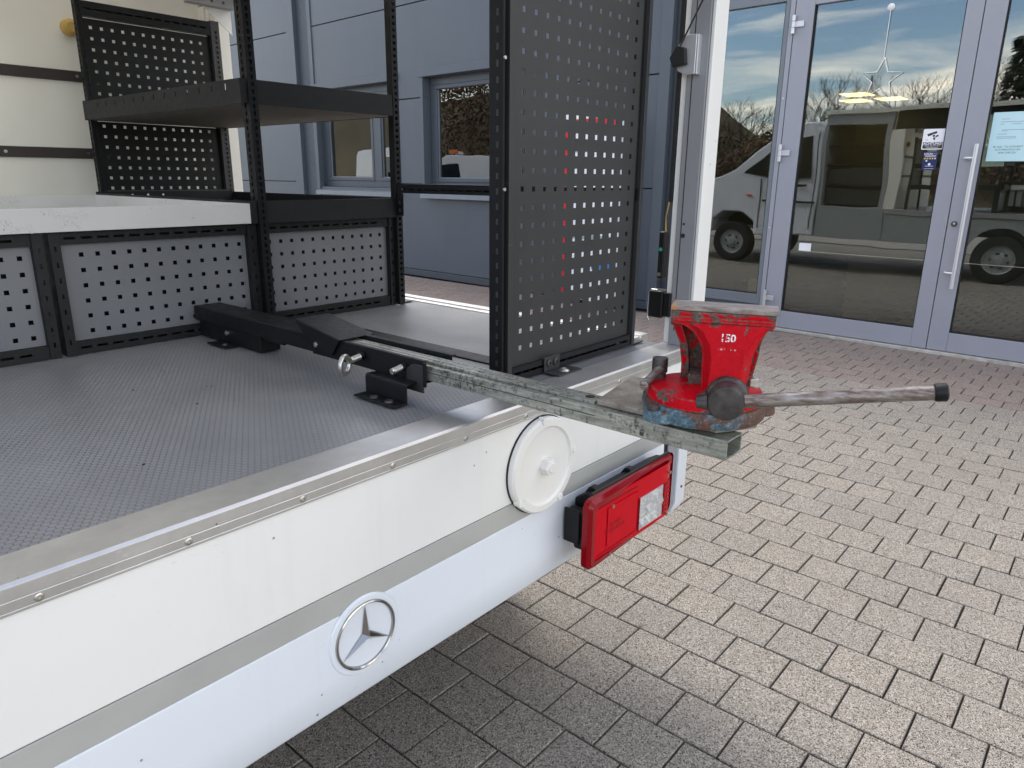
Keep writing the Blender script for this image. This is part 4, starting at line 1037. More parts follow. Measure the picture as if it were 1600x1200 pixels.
for x, z in ((1.268, 0.690), (1.264, 0.572), (1.528, 0.690), (1.525, 0.576)):
    s_ = MB().tube([(x, 0.7895, z), (x, 0.7835, z)], 0.0045, 12).build('lens_screw', 'red_screw', tl)
text('lens_lettering', 'E1 02A 02S1 IA', 0.0125, 'lamp_red_rim', tl, lambda u, v, w: (1.283 + u - 0.7, 0.7858 - 2.6, 0.632 + v), bold=0.0004)
text('lens_lettering', 'SAE AIRST', 0.0115, 'lamp_red_rim', tl, lambda u, v, w: (1.283 + u - 0.7, 0.7858 - 2.6, 0.646 + v), bold=0.0004)
# round white service cap
CX, CZ, CRAD = 1.112, 0.816, 0.105
yv = 0.8765
cap = MB().lathe([(CRAD, yv), (CRAD, yv - 0.014), (CRAD - 0.004, yv - 0.019), (CRAD - 0.018, yv - 0.020), (CRAD - 0.022, yv - 0.015), (CRAD - 0.027, yv - 0.0145), (0.03, yv - 0.0155), (0.001, yv - 0.0155)], 64, lambda a, b, h: (CX + a, h, CZ + b)).build('round_cap', 'white_plastic', truck)
MB().lathe([(CRAD + 0.0025, yv + 0.0004), (CRAD + 0.0025, yv - 0.003), (CRAD - 0.006, yv - 0.003)], 64, lambda a, b, h: (CX + a, h, CZ + b)).build('cap_gasket', 'rubber', cap)
MB().tube([(CX, yv - 0.012, CZ), (CX, yv - 0.034, CZ)], 0.0195, 6).build('hex_nut', 'white_plastic', cap, 0.003)
MB().lathe([(0.012, yv - 0.034), (0.0105, yv - 0.0365), (0.001, yv - 0.0368)], 20, lambda a, b, h: (CX + a, h, CZ + b)).build('nut_crown', 'white_plastic', cap)
for a in (95, 5, 215, 300):
    c = (CX + (CRAD - 0.004) * math.cos(R(a)), CZ + (CRAD - 0.004) * math.sin(R(a)))
    MB().tube([(c[0], yv - 0.006, c[1]), (c[0], yv - 0.022, c[1])], 0.0085, 8).build('cap_lug', 'white_plastic', cap, 0.001)
# emblem: ring with three-pointed star
EX, EZ, ER = 0.640, 0.650, 0.0615
ye = 0.8742
em = MB().lathe([(ER + 0.012, ye + 0.001), (ER + 0.0095, ye - 0.0022), (ER + 0.004, ye - 0.003), (ER - 0.005, ye - 0.0012), (0.001, ye - 0.0010)], 64, lambda a, b, h: (EX + a, h, EZ + b)).build('emblem', 'white_gloss', truck)
ringp = []
rg = MB(); n = 72; sec = [(0.0, 0.0), (-0.0008, -0.0040), (-0.0030, -0.0052), (-0.0054, -0.0036), (-0.0062, 0.0)]
vs = []; fs = []
for k in range(n):
    t = 2 * math.pi * k / n
    for (dr, dy) in sec: vs.append((EX + (ER + dr + 0.001) * math.cos(t), ye - 0.0012 + dy, EZ + (ER + dr + 0.001) * math.sin(t)))
L = len(sec)
for k in range(n):
    for i in range(L):
        fs.append((k * L + i, k * L + (i + 1) % L, ((k + 1) % n) * L + (i + 1) % L, ((k + 1) % n) * L + i))
rg.add(vs, fs).build('emblem_ring', 'chrome', em)
sm = MB()
cen = (EX, ye - 0.0125, EZ)
for q in range(3):
    a = R(90 + 120 * q); al_, ar_ = a + R(60), a - R(60)
    tip = (EX + (ER - 0.004) * math.cos(a), ye - 0.004, EZ + (ER - 0.004) * math.sin(a))
    l_ = (EX + 0.0090 * math.cos(al_), ye - 0.0030, EZ + 0.0090 * math.sin(al_)); r_ = (EX + 0.0090 * math.cos(ar_), ye - 0.0030, EZ + 0.0090 * math.sin(ar_))
    sm.add([cen, tip, l_, r_], [(0, 1, 2), (0, 3, 1), (1, 3, 2), (0, 2, 3)])
sm.build('emblem_star', 'chrome', em, smooth=False)

# small debris on the cargo floor
rd = random.Random(11)
for k, (px, py) in enumerate(((0.42, 1.12), (0.62, 1.36), (0.58, 1.55))):
    o = tag(MB().prism([(0, 0), (0.006, 0.001), (0.008, 0.004), (0.002, 0.005)], lambda u, v: (u, v, 0), lambda u, v: (u, v, 0.0018)).build('dirt_crumb', 'debris', None, local=True), 'tiny dark crumb of dirt lying on the grey cargo floor', 'crumb', 'crumbs on the cargo floor')
    o.location = (px, py, FZ + 0.0003); o.rotation_euler = (0, 0, rd.uniform(0, 6)); o.scale = (rd.uniform(0.4, 0.7),) * 3

# ------------------------------------------------------------------ racking
PP = 0.038
def holes(x0, n): return [x0 + PP * i for i in range(n)]
def slots(a, b, pitch): 
    n = int((b - a) / pitch); return [a + pitch * (i + 0.5) for i in range(n)]
def post(parent, x0, x1, y0, y1, z0, z1, mtl='black_steel', faceside=1, hh=0.0055, hw=0.004, pitch=0.019, both=True):
    """channel post: perforated front and inner-side sheets"""
    mb = MB(); H = z1 - z0
    rows = slots(0.02, H - 0.02, pitch)
    mb.perf(x1 - x0, H, [(x1 - x0) * 0.5], rows, hw, hh, 0.002, lambda u, v, w: (x0 + u, y0 + w, z0 + v))
    xs0 = x0 if faceside > 0 else x1 - 0.002
    mb.perf(y1 - y0 - 0.002, H, [(y1 - y0) * 0.5], rows, hw, hh, 0.002, lambda u, v, w: (xs0 + w, y0 + 0.002 + u, z0 + v))
    if both:
        mb.box(x0 + 0.006, x1 - 0.006, y0 + 0.006, y1 - 0.006, z0, z1)
    xo = x1 - 0.002 if faceside > 0 else x0
    mb.box(xo, xo + 0.002, y0 + 0.002, y1 - 0.004, z0, z1)
    mb.box(x0 + 0.002, x0 + 0.012, y1 - 0.002, y1, z0, z1)
    return mb.build('post', mtl, parent, smooth=False)
def rail(parent, x0, x1, y0, y1, z0, z1, mtl='black_powder', pitch=0.038, name='rail'):
    mb = MB(); Wd = x1 - x0; Hd = z1 - z0
    mb.perf(Wd, Hd, slots(0.006, Wd - 0.006, pitch), [Hd * 0.5], 0.013, min(0.003, Hd * 0.2), 0.002, lambda u, v, w: (x0 + u, y0 + w, z0 + v))
    mb.box(x0, x1, y0 + 0.002, y1, z1 - 0.002, z1 - 0.0002); mb.box(x0, x1, y0 + 0.002, y1, z0 + 0.0002, z0 + 0.002)
    mb.box(x0, x1, y1 - 0.002, y1, z0 + 0.002, z1 - 0.002)
    return mb.build(name, mtl, parent, smooth=False)
PY = 1.972      # plane of the grey perforated panels
def panel_unit(name, label, hx, xa, xb, col_l, col_r):
    """floor-standing perforated panel in a slotted black frame"""
    t = thing(name, label, 'panel', ((xa + xb) / 2, PY, FZ), 0, 'grey perforated panels along the partition')
    zb, zt = 0.995, 1.232
    mb = MB().perf(xb - xa, zt - zb, [h - xa for h in hx], [1.206 - zb - PP * i for i in range(5, -1, -1)], 0.0054, 0.0054, 0.0015, lambda u, v, w: (xa + u, PY + w, zb + v))
    mb.build('perforated_sheet', 'panel_grey', t, smooth=False)
    rail(t, xa - 0.002, xb + 0.002, PY - 0.012, PY + 0.03, FZ + 0.002, zb - 0.0005)
    rail(t, xa - 0.002, xb + 0.002, PY - 0.012, PY + 0.03, zt + 0.0005, 1.2625)
    for (a, b) in (col_l, col_r):
        H = 1.2625 - FZ - 0.002; m2 = MB()
        m2.perf(b - a, H, [(b - a) / 2], slots(0.015, H - 0.015, 0.038), 0.0025, 0.006, 0.002, lambda u, v, w: (a + u, PY - 0.018 + w, FZ + 0.002 + v))
        m2.box(a, a + 0.002, PY - 0.016, PY + 0.03, FZ + 0.002, 1.2625); m2.box(b - 0.002, b, PY - 0.016, PY + 0.03, FZ + 0.002, 1.2625)
        m2.build('stile', 'black_powder', t, smooth=False)
    box('backing_sheet', 'black_powder', t, xa - 0.01, xb + 0.006, PY + 0.0315, PY + 0.0335, FZ + 0.002, 1.2625)
    return t
panel_unit('perforated_panel', 'grey perforated panel in black frame under the white tray, behind the slide mount', holes(0.6605, 12), 0.613, 1.098, (0.589, 0.6125), (1.0985, 1.1265))
panel_unit('perforated_panel', 'grey perforated panel at the far left edge under the white tray', holes(0.1106, 12), 0.062, 0.553, (0.038, 0.0615), (0.5535, 0.5765))
panel_unit('perforated_panel', 'grey perforated panel below the black bin shelf between two tall posts', holes(1.1766, 12), 1.159, 1.622, (1.1552, 1.1585), (1.6225, 1.6430))
# white tray
ty0, ty1, tx0, tx1 = 1.938, 3.055, -0.10, 1.1045
tr_ = thing('white_tray', 'scratched white sheet-metal tray on top of the grey panels', 'tray', (0.5, 2.5, 1.2635))
box('front_lip', 'tray_white', tr_, tx0, tx1, ty0, ty0 + 0.003, 1.2645, 1.320, 0.001)
box('back_lip', 'tray_white', tr_, tx0, tx1, ty1 - 0.003, ty1, 1.2645, 1.320, 0.001)
box('side_lip', 'tray_white', tr_, tx1 - 0.003, tx1, ty0 + 0.0032, ty1 - 0.0032, 1.2645, 1.320, 0.001)
box('side_lip', 'tray_white', tr_, tx0, tx0 + 0.003, ty0 + 0.0032, ty1 - 0.0032, 1.2645, 1.320, 0.001)
box('tray_floor', 'tray_white', tr_, tx0 + 0.003, tx1 - 0.003, ty0 + 0.003, ty1 - 0.003, 1.2645, 1.267)
hexhead(MB(), (0.93, 2.75, 1.267), (0, 0, 1), 0.012, 0.012).build('bolt', 'dark_steel', tr_)
# tall rack
rk = thing('shelf_rack', 'tall black slotted rack with mid shelf, bin shelf and perforated back panel', 'shelf rack', (1.38, 2.5, FZ))
RY0, RY1 = 1.936, 3.09
post(rk, 1.1275, 1.1545, RY0 - 0.004, RY0 + 0.034, FZ + 0.003, 2.30)
post(rk, 1.6440, 1.6690, RY0, RY0 + 0.030, FZ + 0.003, 2.30, faceside=-1, hh=0.0045, hw=0.0050, both=False)
box('post_rib', 'black_powder', rk, 1.6695, 1.674, RY0 + 0.006, RY0 + 0.026, FZ + 0.003, 2.30)
post(rk, 1.1290, 1.1510, RY1 - 0.03, RY1 - 0.003, FZ + 0.003, 2.015)
post(rk, 1.640, 1.676, RY1 - 0.03, RY1 + 0.012, FZ + 0.003, 2.005, mtl='panel_dark', hw=0.006)
def shelf(name, z0, z1, ya, yb, mtl):
    s_ = MB().box(1.155, 1.6435, ya, ya + 0.002, z0, z1).box(1.1082, 1.1270, ya + 0.001, ya + 0.003, z0, z1).build(name, mtl, rk, 0.0008)
    sd_ = MB().perf(yb - ya - 0.004, z1 - z0, slots(0.04, yb - ya - 0.06, 0.075), [(z1 - z0) * 0.72], 0.0035, 0.008, 0.002, lambda u, v, w: (1.106 + w, ya + 0.001 + u, z0 + v))
    sd_.build('shelf_side', mtl, s_, smooth=False)
    box('shelf_side', mtl, s_, 1.668, 1.670, ya + 0.044, yb, z0, z1)
    box('shelf_back', mtl, s_, 1.108, 1.668, yb - 0.002, yb, z0, z1 + 0.004)
    return s_
ms = shelf('mid_shelf', 1.588, 1.652, 1.938, 3.055, 'black_powder')
box('shelf_board', 'shelf_wood', ms, 1.109, 1.6665, 1.945, 3.05, 1.5895, 1.594)
bs = shelf('bin_shelf', 1.2635, 1.327, 1.938, 3.055, 'black_powder')
box('shelf_board', 'black_powder', bs, 1.109, 1.6665, 1.945, 3.05, 1.2645, 1.268)
for x in (1.24, 1.30, 1.36): MB().tube([(x, 3.053, 1.318), (x, 3.050, 1.318)], 0.004, 8).build('shelf_bolt', 'zinc', bs)
# perforated back panels (upper and lower) with frame
for (z_top, nrow) in ((1.9154, 11), (1.5718, 9)):
    zt = z_top + 0.03; zb = z_top - PP * (nrow - 1) - 0.03
    if nrow == 11: zb = 1.60
    if nrow == 9: zb = 1.245; zt = 1.5875
    rows = [z_top - PP * i for i in range(nrow - 1, -1, -1) if zb + 0.012 < z_top - PP * i < zt - 0.008]
    MB().perf(1.640 - 1.150, zt - zb, [h - 1.150 for h in holes(1.1822, 12)], [r_ - zb for r_ in rows], 0.0054, 0.0054, 0.0015, lambda u, v, w: (1.150 + u, 3.083 + w, zb + v)).build('back_panel', 'black_steel', rk, smooth=False)
rail(rk, 1.150, 1.640, 3.062, 3.10, 1.950, 2.000, 'black_steel', 0.036, 'top_rail')
rail(rk, 1.150, 1.640, 3.062, 3.082, 1.320, 1.335, 'panel_dark', 0.036, 'panel_rail')
# tie bar from the rack to the end panel
hb = thing('tie_bar', 'black slotted bar joining the rack post to the dark end panel', 'bar', (1.66, 1.5, 1.34))
mb = MB().perf(0.94, 0.030, slots(0.01, 0.93, 0.038), [0.012], 0.012, 0.0025, 0.002, lambda u, v, w: (1.646 + w, 1.0 + u - 0.004, 1.344 + v))
mb.box(1.648, 1.674, 0.998, 1.935, 1.3725, 1.374); mb.box(1.672, 1.674, 0.998, 1.935, 1.344, 1.3725)
mb.build('slotted_bar', 'black_steel', hb, smooth=False)
mbk = MB().box(1.6465, 1.6485, 1.905, 1.9355, 1.27, 1.343).build('bracket', 'black_steel', hb, smooth=False)
for z in (1.288, 1.312): MB().tube([(1.6463, 1.920, z), (1.643, 1.920, z)], 0.007, 6).build('bracket_bolt', 'dark_steel', mbk)
# dark end panel
DY = 1.005
ep = thing('end_panel', 'tall dark grey perforated end panel standing at the rear truck corner', 'panel', (1.38, DY, FZ))
rows = [1.0333 + PP * i for i in range(0, 35)]
MB().perf(1.640 - 1.155, 2.34 - 0.995, [h - 1.155 for h in holes(1.1953, 12)], [r_ - 0.995 for r_ in rows if r_ < 2.32], 0.0054, 0.0054, 0.0015, lambda u, v, w: (1.155 + u, DY - 0.002 + w, 0.995 + v)).build('perforated_sheet', 'panel_dark', ep, smooth=False)
def stile(x0, x1, y0, y1, mtl, name='stile'):
    mb = MB(); H = 2.36 - FZ - 0.004
    mb.perf(x1 - x0, H, [(x1 - x0) * 0.5], slots(0.02, H - 0.02, 0.030), 0.0018, 0.006, 0.002, lambda u, v, w: (x0 + u, y0 + w, FZ + 0.004 + v))
    mb.box(x0, x0 + 0.002, y0 + 0.002, y1, FZ + 0.004, 2.36); mb.box(x1 - 0.002, x1, y0 + 0.002, y1, FZ + 0.004, 2.36); mb.box(x0 + 0.002, x1 - 0.002, y1 - 0.002, y1, FZ + 0.004, 2.36)
    return mb.build(name, mtl, ep, smooth=False)
box('stile_edge', 'black_steel', ep, 1.1200, 1.1255, DY - 0.014, DY + 0.0235, FZ + 0.004, 2.36, 0.001)
stile(1.1265, 1.1385, DY - 0.004, DY + 0.023, 'black_steel')
box('stile_edge', 'panel_dark', ep, 1.1395, 1.1540, DY - 0.014, DY + 0.023, FZ + 0.004, 2.36, 0.001)
sl_ = MB()
for z in slots(FZ + 0.03, 2.34, 0.030): sl_.box(1.1194, 1.1202, DY - 0.002, DY + 0.004, z, z + 0.012)
sl_.build('slot_row', 'panel_dark', ep, smooth=False)
for z in (1.375, 1.62, 1.86): MB().tube([(1.1235, DY - 0.014, z), (1.1235, DY - 0.017, z)], 0.0035, 8).build('stile_rivet', 'zinc', ep)
box('stile_edge', 'black_steel', ep, 1.6415, 1.6500, DY - 0.002, DY + 0.023, FZ + 0.004, 2.36, 0.001)
box('stile_edge', 'panel_dark', ep, 1.6510, 1.6640, DY - 0.013, DY + 0.023, FZ + 0.004, 2.36, 0.001)
rail(ep, 1.155, 1.640, DY - 0.014, DY + 0.03, 0.9655, 0.9945, 'black_powder', 0.0275, 'bottom_rail')
def foot(xa, xb, big):
    f = MB().box(xa, xb, DY - 0.062, DY - 0.0165, FZ + 0.0032, FZ + 0.0068).box(xa, xa + 0.058, DY - 0.0195, DY - 0.0160, FZ + 0.0070, FZ + 0.040).build('foot_bracket', 'panel_dark', ep, 0.001)
    for x in (xa + 0.016, xa + 0.041):
        MB().lathe([(0.0095, 0), (0.009, -0.003), (0.006, -0.0045), (0.0035, -0.0045), (0.0032, -0.002), (0.0005, -0.002)], 16, lambda a, b, h: (x + a, DY - 0.0196 + h, FZ + 0.026 + b)).build('foot_screw', 'dark_steel', f)
    MB().lathe([(0.014, FZ + 0.0069), (0.013, FZ + 0.0085), (0.007, FZ + 0.0115), (0.003, FZ + 0.0095)], 16, lambda a, b, h: (xa + 0.045 + a, DY - 0.042 + b, h)).build('floor_screw', 'zinc', f)
foot(1.262, 1.352, True)
f2 = MB().box(1.665, 1.715, DY - 0.012, DY + 0.040, FZ + 0.0032, FZ + 0.0068).build('foot_bracket', 'panel_dark', ep, 0.001)
f3 = MB().box(1.678, 1.725, 1.955, 2.01, FZ + 0.003, FZ + 0.0066).build('foot_bracket', 'panel_dark', rk, 0.001)
MB().lathe([(0.009, FZ + 0.0066), (0.006, FZ + 0.010), (0.001, FZ + 0.010)], 12, lambda a, b, h: (1.70 + a, 1.98 + b, h)).build('floor_screw', 'zinc', f3)
tag(MB().box(1.243, 1.297, 1.04, 1.69, FZ + 0.0002, FZ + 0.0045).build('floor_bar', 'black_powder', None, 0.001), 'flat black steel bar lying on the cargo floor beside the slide mount', 'bar')

# ------------------------------------------------------------------ vise mount
vm = thing('vise_mount', 'pull-out vise mount with galvanised tube in a black steel slide housing', 'mount', (0.955, 1.3, FZ))
BX0, BX1, BZ0, BZ1 = 0.930, 0.982, 1.0095, 1.0395
def rtube(x0, x1, z0, z1, y0, y1, t=0.003):
    mb = MB()
    o_ = [(x0, z0), (x1, z0), (x1, z1), (x0, z1)]; i_ = [(x0 + t, z0 + t), (x1 - t, z0 + t), (x1 - t, z1 - t), (x0 + t, z1 - t)]
    vs = [(x, y, z) for y in (y0, y1) for ring in (o_, i_) for x, z in ring]
    fs = []
    for k in range(4):
        k2 = (k + 1) % 4
        fs += [(k, k2, 8 + k2, 8 + k), (4 + k, 12 + k, 12 + k2, 4 + k2), (k, 4 + k, 4 + k2, k2), (8 + k, 8 + k2, 12 + k2, 12 + k)]
    return mb.add(vs, fs)
tube_o = rtube(BX0, BX1, BZ0, BZ1, 0.392, 1.62).build('tube', 'galvanised', vm, 0.0022)
box('side_groove', 'dark_steel', tube_o, BX0 - 0.0006, BX0 + 0.0006, 0.62, 1.02, 1.0262, 1.0275)
box('tube_notch', 'dark_steel', tube_o, BX0 - 0.0005, BX0 + 0.001, 0.528, 0.535, 1.0145, 1.0200)
fb = box('flat_bar', 'galvanised', vm, 0.9440, 0.9790, 0.632, 1.42, 1.0397, 1.0455, 0.0012)
for x in (0.952, 0.968): box('bar_ridge', 'galvanised', fb, x, x + 0.004, 0.665, 1.42, 1.0455, 1.0466, 0.0004)
MB().lathe([(0.0085, 1.0457), (0.0085, 1.0460)], 18, lambda a, b, h: (0.962 + a, 0.652 + b, h)).build('bolt_hole', 'debris', fb, smooth=False)
rl2 = MB().box(0.9835, 0.9855, 1.005, 1.36, 1.0150, 1.0540).box(0.9857, 0.9960, 1.005, 1.36, 1.0520, 1.0540).build('angle_rail', 'black_steel', vm, 0.0006)
# open front channel of the housing
ch = MB()
ch.box(0.9225, 0.9255, 1.020, 1.40, 1.0035, 1.0475); ch.box(0.9255, 0.9825, 1.020, 1.40, 1.0035, 1.0060); ch.box(0.9225, 0.9330, 1.020, 1.40, 1.0477, 1.0500)
ch.build('housing_channel', 'black_steel', vm, 0.001)
box('housing_end_plate', 'black_steel', vm, 0.9170, 0.9222, 1.013, 1.0195, 0.9985, 1.0480, 0.001)
MB().prism([(1.0205, 0.985), (1.0205, 1.041), (1.050, 1.041), (1.070, 1.028), (1.070, 0.985)], lambda u, v: (0.9185, u, v), lambda u, v: (0.9222, u, v)).build('gusset_plate', 'panel_dark', vm, 0.001)
# long closed housing and hinged cover
MB().box(0.9195, 1.000, 1.4005, 1.962, 1.0075, 1.0480).build('housing_cover', 'black_steel', vm, 0.004)
cv = MB()
cv.prism([(1.455, 1.0765), (1.285, 1.0505), (1.285, 1.0530), (1.455, 1.0790)], lambda u, v: (0.9165, u, v), lambda u, v: (1.012, u, v))
cv.prism([(1.4555, 1.0785), (1.2850, 1.0520), (1.315, 1.0140), (1.345, 1.0125), (1.42, 1.0480)], lambda u, v: (0.9140, u, v), lambda u, v: (0.9165, u, v))
cvo = cv.build('cover_flap', 'black_steel', vm, 0.001)
MB().lathe([(0.0065, 0.0), (0.006, -0.003), (0.002, -0.0045)], 14, lambda a, b, h: (0.9138 + h, 1.372 + a, 1.030 + b)).build('cover_screw', 'zinc', cvo)
MB().box(0.928, 0.985, 1.640, 1.95, FZ + 0.0035, 1.0072).build('slide_base', 'black_steel', vm, 0.002)
MB().lathe([(0.0075, 0.0), (0.007, -0.004), (0.002, -0.006)], 14, lambda a, b, h: (0.9275 + h, 1.80 + a, 0.992 + b)).build('base_screw', 'zinc', vm)
fo = MB().box(0.888, 0.9275, 1.748, 1.840, FZ + 0.0035, FZ + 0.0075).build('rear_foot', 'black_steel', vm, 0.001)
MB().lathe([(0.009, FZ + 0.0075), (0.007, FZ + 0.011), (0.002, FZ + 0.011)], 12, lambda a, b, h: (0.905 + a, 1.775 + b, h)).build('floor_screw', 'dark_steel', fo)
MB().tube([(0.935, 1.625, 1.003), (0.935, 1.535, 1.0045)], 0.006, 10).build('stop_pin', 'black_steel', vm)
fbk = MB()
fbk.box(0.857, 0.8925, 1.038, 1.166, FZ + 0.0035, FZ + 0.0075); fbk.box(0.8890, 0.8928, 1.038, 1.166, FZ + 0.0077, 1.0010); fbk.prism([(0.8890, 1.0012), (0.8930, 1.0062), (0.9220, 1.0062), (0.9220, 1.0030), (0.8940, 1.0012)], lambda u, v: (u, 1.038, v), lambda u, v: (u, 1.166, v))
fbo = fbk.build('front_foot', 'black_steel', vm, 0.0015)
for y in (1.072, 1.118): MB().lathe([(0.0095, FZ + 0.0075), (0.008, FZ + 0.0105), (0.003, FZ + 0.0095)], 14, lambda a, b, h: (0.873 + a, y + b, h)).build('floor_screw', 'dark_steel', fbo)
def eye_bolt(y, z, out, ring):
    e = MB().tube([(0.9222, y, z), (0.9222 - out, y + 0.001, z - out * 0.18)], 0.0062, 12).build('eye_bolt', 'zinc', vm)
    MB().tube([(0.922, y, z), (0.913, y, z - 0.001)], 0.010, 6).build('nut', 'black_steel', e, 0.001)
    if ring:
        cx, cz = 0.9222 - out - 0.016, z - out * 0.18 - 0.008
        pts = [(cx + 0.0165 * math.cos(R(a)), y + 0.007 * math.cos(R(a)) + 0.001, cz + 0.0185 * math.sin(R(a))) for a in range(0, 361, 20)]
        MB().tube(pts, 0.0056, 10, cap=False).build('eye', 'zinc', e)
    for k in range(7):
        t = 0.3 + 0.09 * k
        MB().lathe([(0.0063, -0.0009), (0.0069, 0), (0.0063, 0.0009)], 12, lambda a, b, h: (0.9222 - out * t + h, y + a, z - out * 0.18 * t + b)).build('thread', 'zinc', e)
eye_bolt(1.212, 1.031, 0.032, True)
eye_bolt(1.078, 1.031, 0.034, False)
mp_ = MB().prism([(0.9455, 0.628), (1.108, 0.662), (1.128, 0.60), (1.082, 0.402), (1.010, 0.384), (0.9470, 0.418)], lambda u, v: (u, v, 1.0405), lambda u, v: (u, v, 1.0495)).build('mounting_plate', 'plate_steel', vm, 0.0015)

# ------------------------------------------------------------------ bench vise (own axes: x across the jaws, y away from the viewer)
VA = math.atan2(-0.9326, 0.361)
vi = thing('bench_vise', 'worn red bench vise on a rusty blue swivel base with long steel handle', 'vise', (1.003, 0.468, 1.0497), VA)
def vb(mb, name, m_, parent=vi, bevel=0.003, **k): return mb.build(name, m_, parent, bevel, local=True, **k)
base = vb(MB().lathe([(0.0885, 0.0), (0.0915, 0.004), (0.0920, 0.018), (0.0890, 0.0235), (0.0870, 0.0240)], 64, lambda a, b, h: (a, b, h)), 'swivel_base', 'vise_base', bevel=0)
for a in (228, 152, 20):
    ca, sa = math.cos(R(a)), math.sin(R(a))
    mb = MB().prism(arc(0, 0, 0.028, 0.026, 0, 345, 23), lambda u, v: (u + 0.084 * ca, v + 0.084 * sa, 0.0), lambda u, v: (u * 0.92 + 0.083 * ca, v * 0.92 + 0.083 * sa, 0.0185))
    lg = vb(mb, 'lug', 'vise_base', base, 0.003)
    vb(hexhead(MB(), (0.100 * ca, 0.100 * sa, 0.018), (0, 0, 1), 0.0095, 0.008), 'lug_bolt', 'dark_steel', lg, 0.001)
vb(MB().lathe([(0.0865, 0.0245), (0.0865, 0.034), (0.0835, 0.0415), (0.066, 0.0445), (0.030, 0.046)], 64, lambda a, b, h: (a, b, h)), 'turntable', 'vise_red', bevel=0)
# fixed jaw and body
fj = [(-0.034, 0.044), (-0.038, 0.075), (-0.044, 0.105), (-0.056, 0.126), (-0.060, 0.130), (-0.060, 0.158), (0.090, 0.158), (0.090, 0.130)] + arc(0.100, 0.090, 0.026, 0.046, 110, 180, 7) + [(0.072, 0.075), (0.066, 0.044)]
body = MB().prism(fj, lambda u, v: (u, 0.046, v), lambda u, v: (0.015 + (u - 0.015) * 0.82, 0.082, v * 0.985))
body.box(-0.0605, 0.0905, 0.016, 0.0458, 0.1315, 0.1582)
body.prism([(-0.041, 0.044), (-0.041, 0.070), (-0.046, 0.104), (-0.0585, 0.1312), (-0.0440, 0.1312), (-0.0330, 0.100), (-0.0300, 0.075), (-0.028, 0.044)], lambda u, v: (u, 0.020 + (0.131 - v) * 0.10, v), lambda u, v: (u, 0.0458, v))
body.box(-0.026, 0.062, -0.004, 0.0455, 0.0448, 0.060)
vb(body, 'fixed_jaw', 'vise_red_worn_shaded', bevel=0.004)
vb(MB().box(-0.008, 0.050, -0.0095, 0.0455, 0.0605, 0.094), 'slide', 'dark_steel', bevel=0.003)
# moving jaw: wide rear layer, narrower front web
mj = [(-0.004, 0.028), (-0.006, 0.085)] + arc(-0.0500, 0.091, 0.0440, 0.050, 0, 86, 12) + [(-0.0555, 0.143), (-0.0555, 0.1605), (0.0925, 0.1605), (0.0925, 0.145)] + arc(0.094, 0.095, 0.0305, 0.048, 96, 180, 10) + [(0.0635, 0.088), (0.0570, 0.028)]
mjo = vb(MB().prism(mj, lambda u, v: (u, -0.0235, v), lambda u, v: (u, -0.010, v)), 'moving_jaw', 'vise_red', bevel=0.0035)
web_f = [(0.005, 0.026), (0.0085, 0.095), (0.004, 0.115), (-0.007, 0.133), (-0.022, 0.1425), (0.080, 0.1445), (0.069, 0.133), (0.0600, 0.116), (0.0555, 0.095), (0.0495, 0.026)]
web_b = [(-0.002, 0.026), (-0.004, 0.100), (-0.0095, 0.119), (-0.022, 0.137), (-0.036, 0.1445), (0.090, 0.1465), (0.082, 0.136), (0.072, 0.118), (0.0665, 0.100), (0.058, 0.026)]
vb(MB().prism(web_f, lambda u, v: (u, -0.046 + max(0, v - 0.10) * 0.42, v), lambda u, v: (web_b[web_f.index((u, v))][0], -0.0230, web_b[web_f.index((u, v))][1])), 'jaw_web', 'vise_red', mjo, 0.004)
vb(MB().box(-0.0535, 0.0905, -0.0262, -0.0240, 0.146, 0.1535), 'jaw_ledge', 'vise_red', mjo, 0.001)
for y0, y1 in ((-0.0225, 0.0035), (0.0042, 0.030)):
    jp = vb(MB().box(-0.0575, 0.0945, y0, y1, 0.1608, 0.1685), 'jaw_plate', 'jaw_steel', bevel=0.0012)
text('size_mark', '150', 0.015, 'ink_worn', vi, lambda u, v, w: (0.0290 + u, -0.0470 + max(0, 0.127 + v - 0.10) * 0.42 + 0.0002 - 0.0004, 0.1265 + v), bold=0.0004)
text('maker_mark', 'stabil     vice', 0.0052, 'ink_worn', vi, lambda u, v, w: (0.0290 + u, -0.0470 + max(0, 0.1125 + v - 0.10) * 0.42 - 0.0002, 0.1120 + v))
# spindle, handle
sp_ = MB().lathe([(0.0300, -0.040), (0.0310, -0.052), (0.0285, -0.0585), (0.0265, -0.060), (0.0265, -0.082), (0.0240, -0.0885), (0.0150, -0.0900), (0.001, -0.0900)], 40, lambda a, b, h: (0.0365 + a, h, 0.0430 + b))
spo = vb(sp_, 'spindle_head', 'dark_steel', bevel=0)
hdl = vb(MB().tube([(0.000, -0.0740, 0.0355), (0.065, -0.0740, 0.0465), (0.296, -0.0740, 0.0845)], 0.0098, 20), 'handle', 'worn_steel', bevel=0)
vb(MB().tube([(0.294, -0.074, 0.0842), (0.297, -0.074, 0.0847), (0.308, -0.074, 0.0865), (0.310, -0.074, 0.0868)], [0.0105, 0.0122, 0.0122, 0.010], 14), 'handle_cap', 'black_plastic', hdl, 0)
knob = MB().tube([(0.012, -0.074, 0.0375), (-0.004, -0.074, 0.0348)], [0.0135, 0.0130], 24)
vb(knob, 'handle_stop', 'dark_steel', hdl, 0.001)
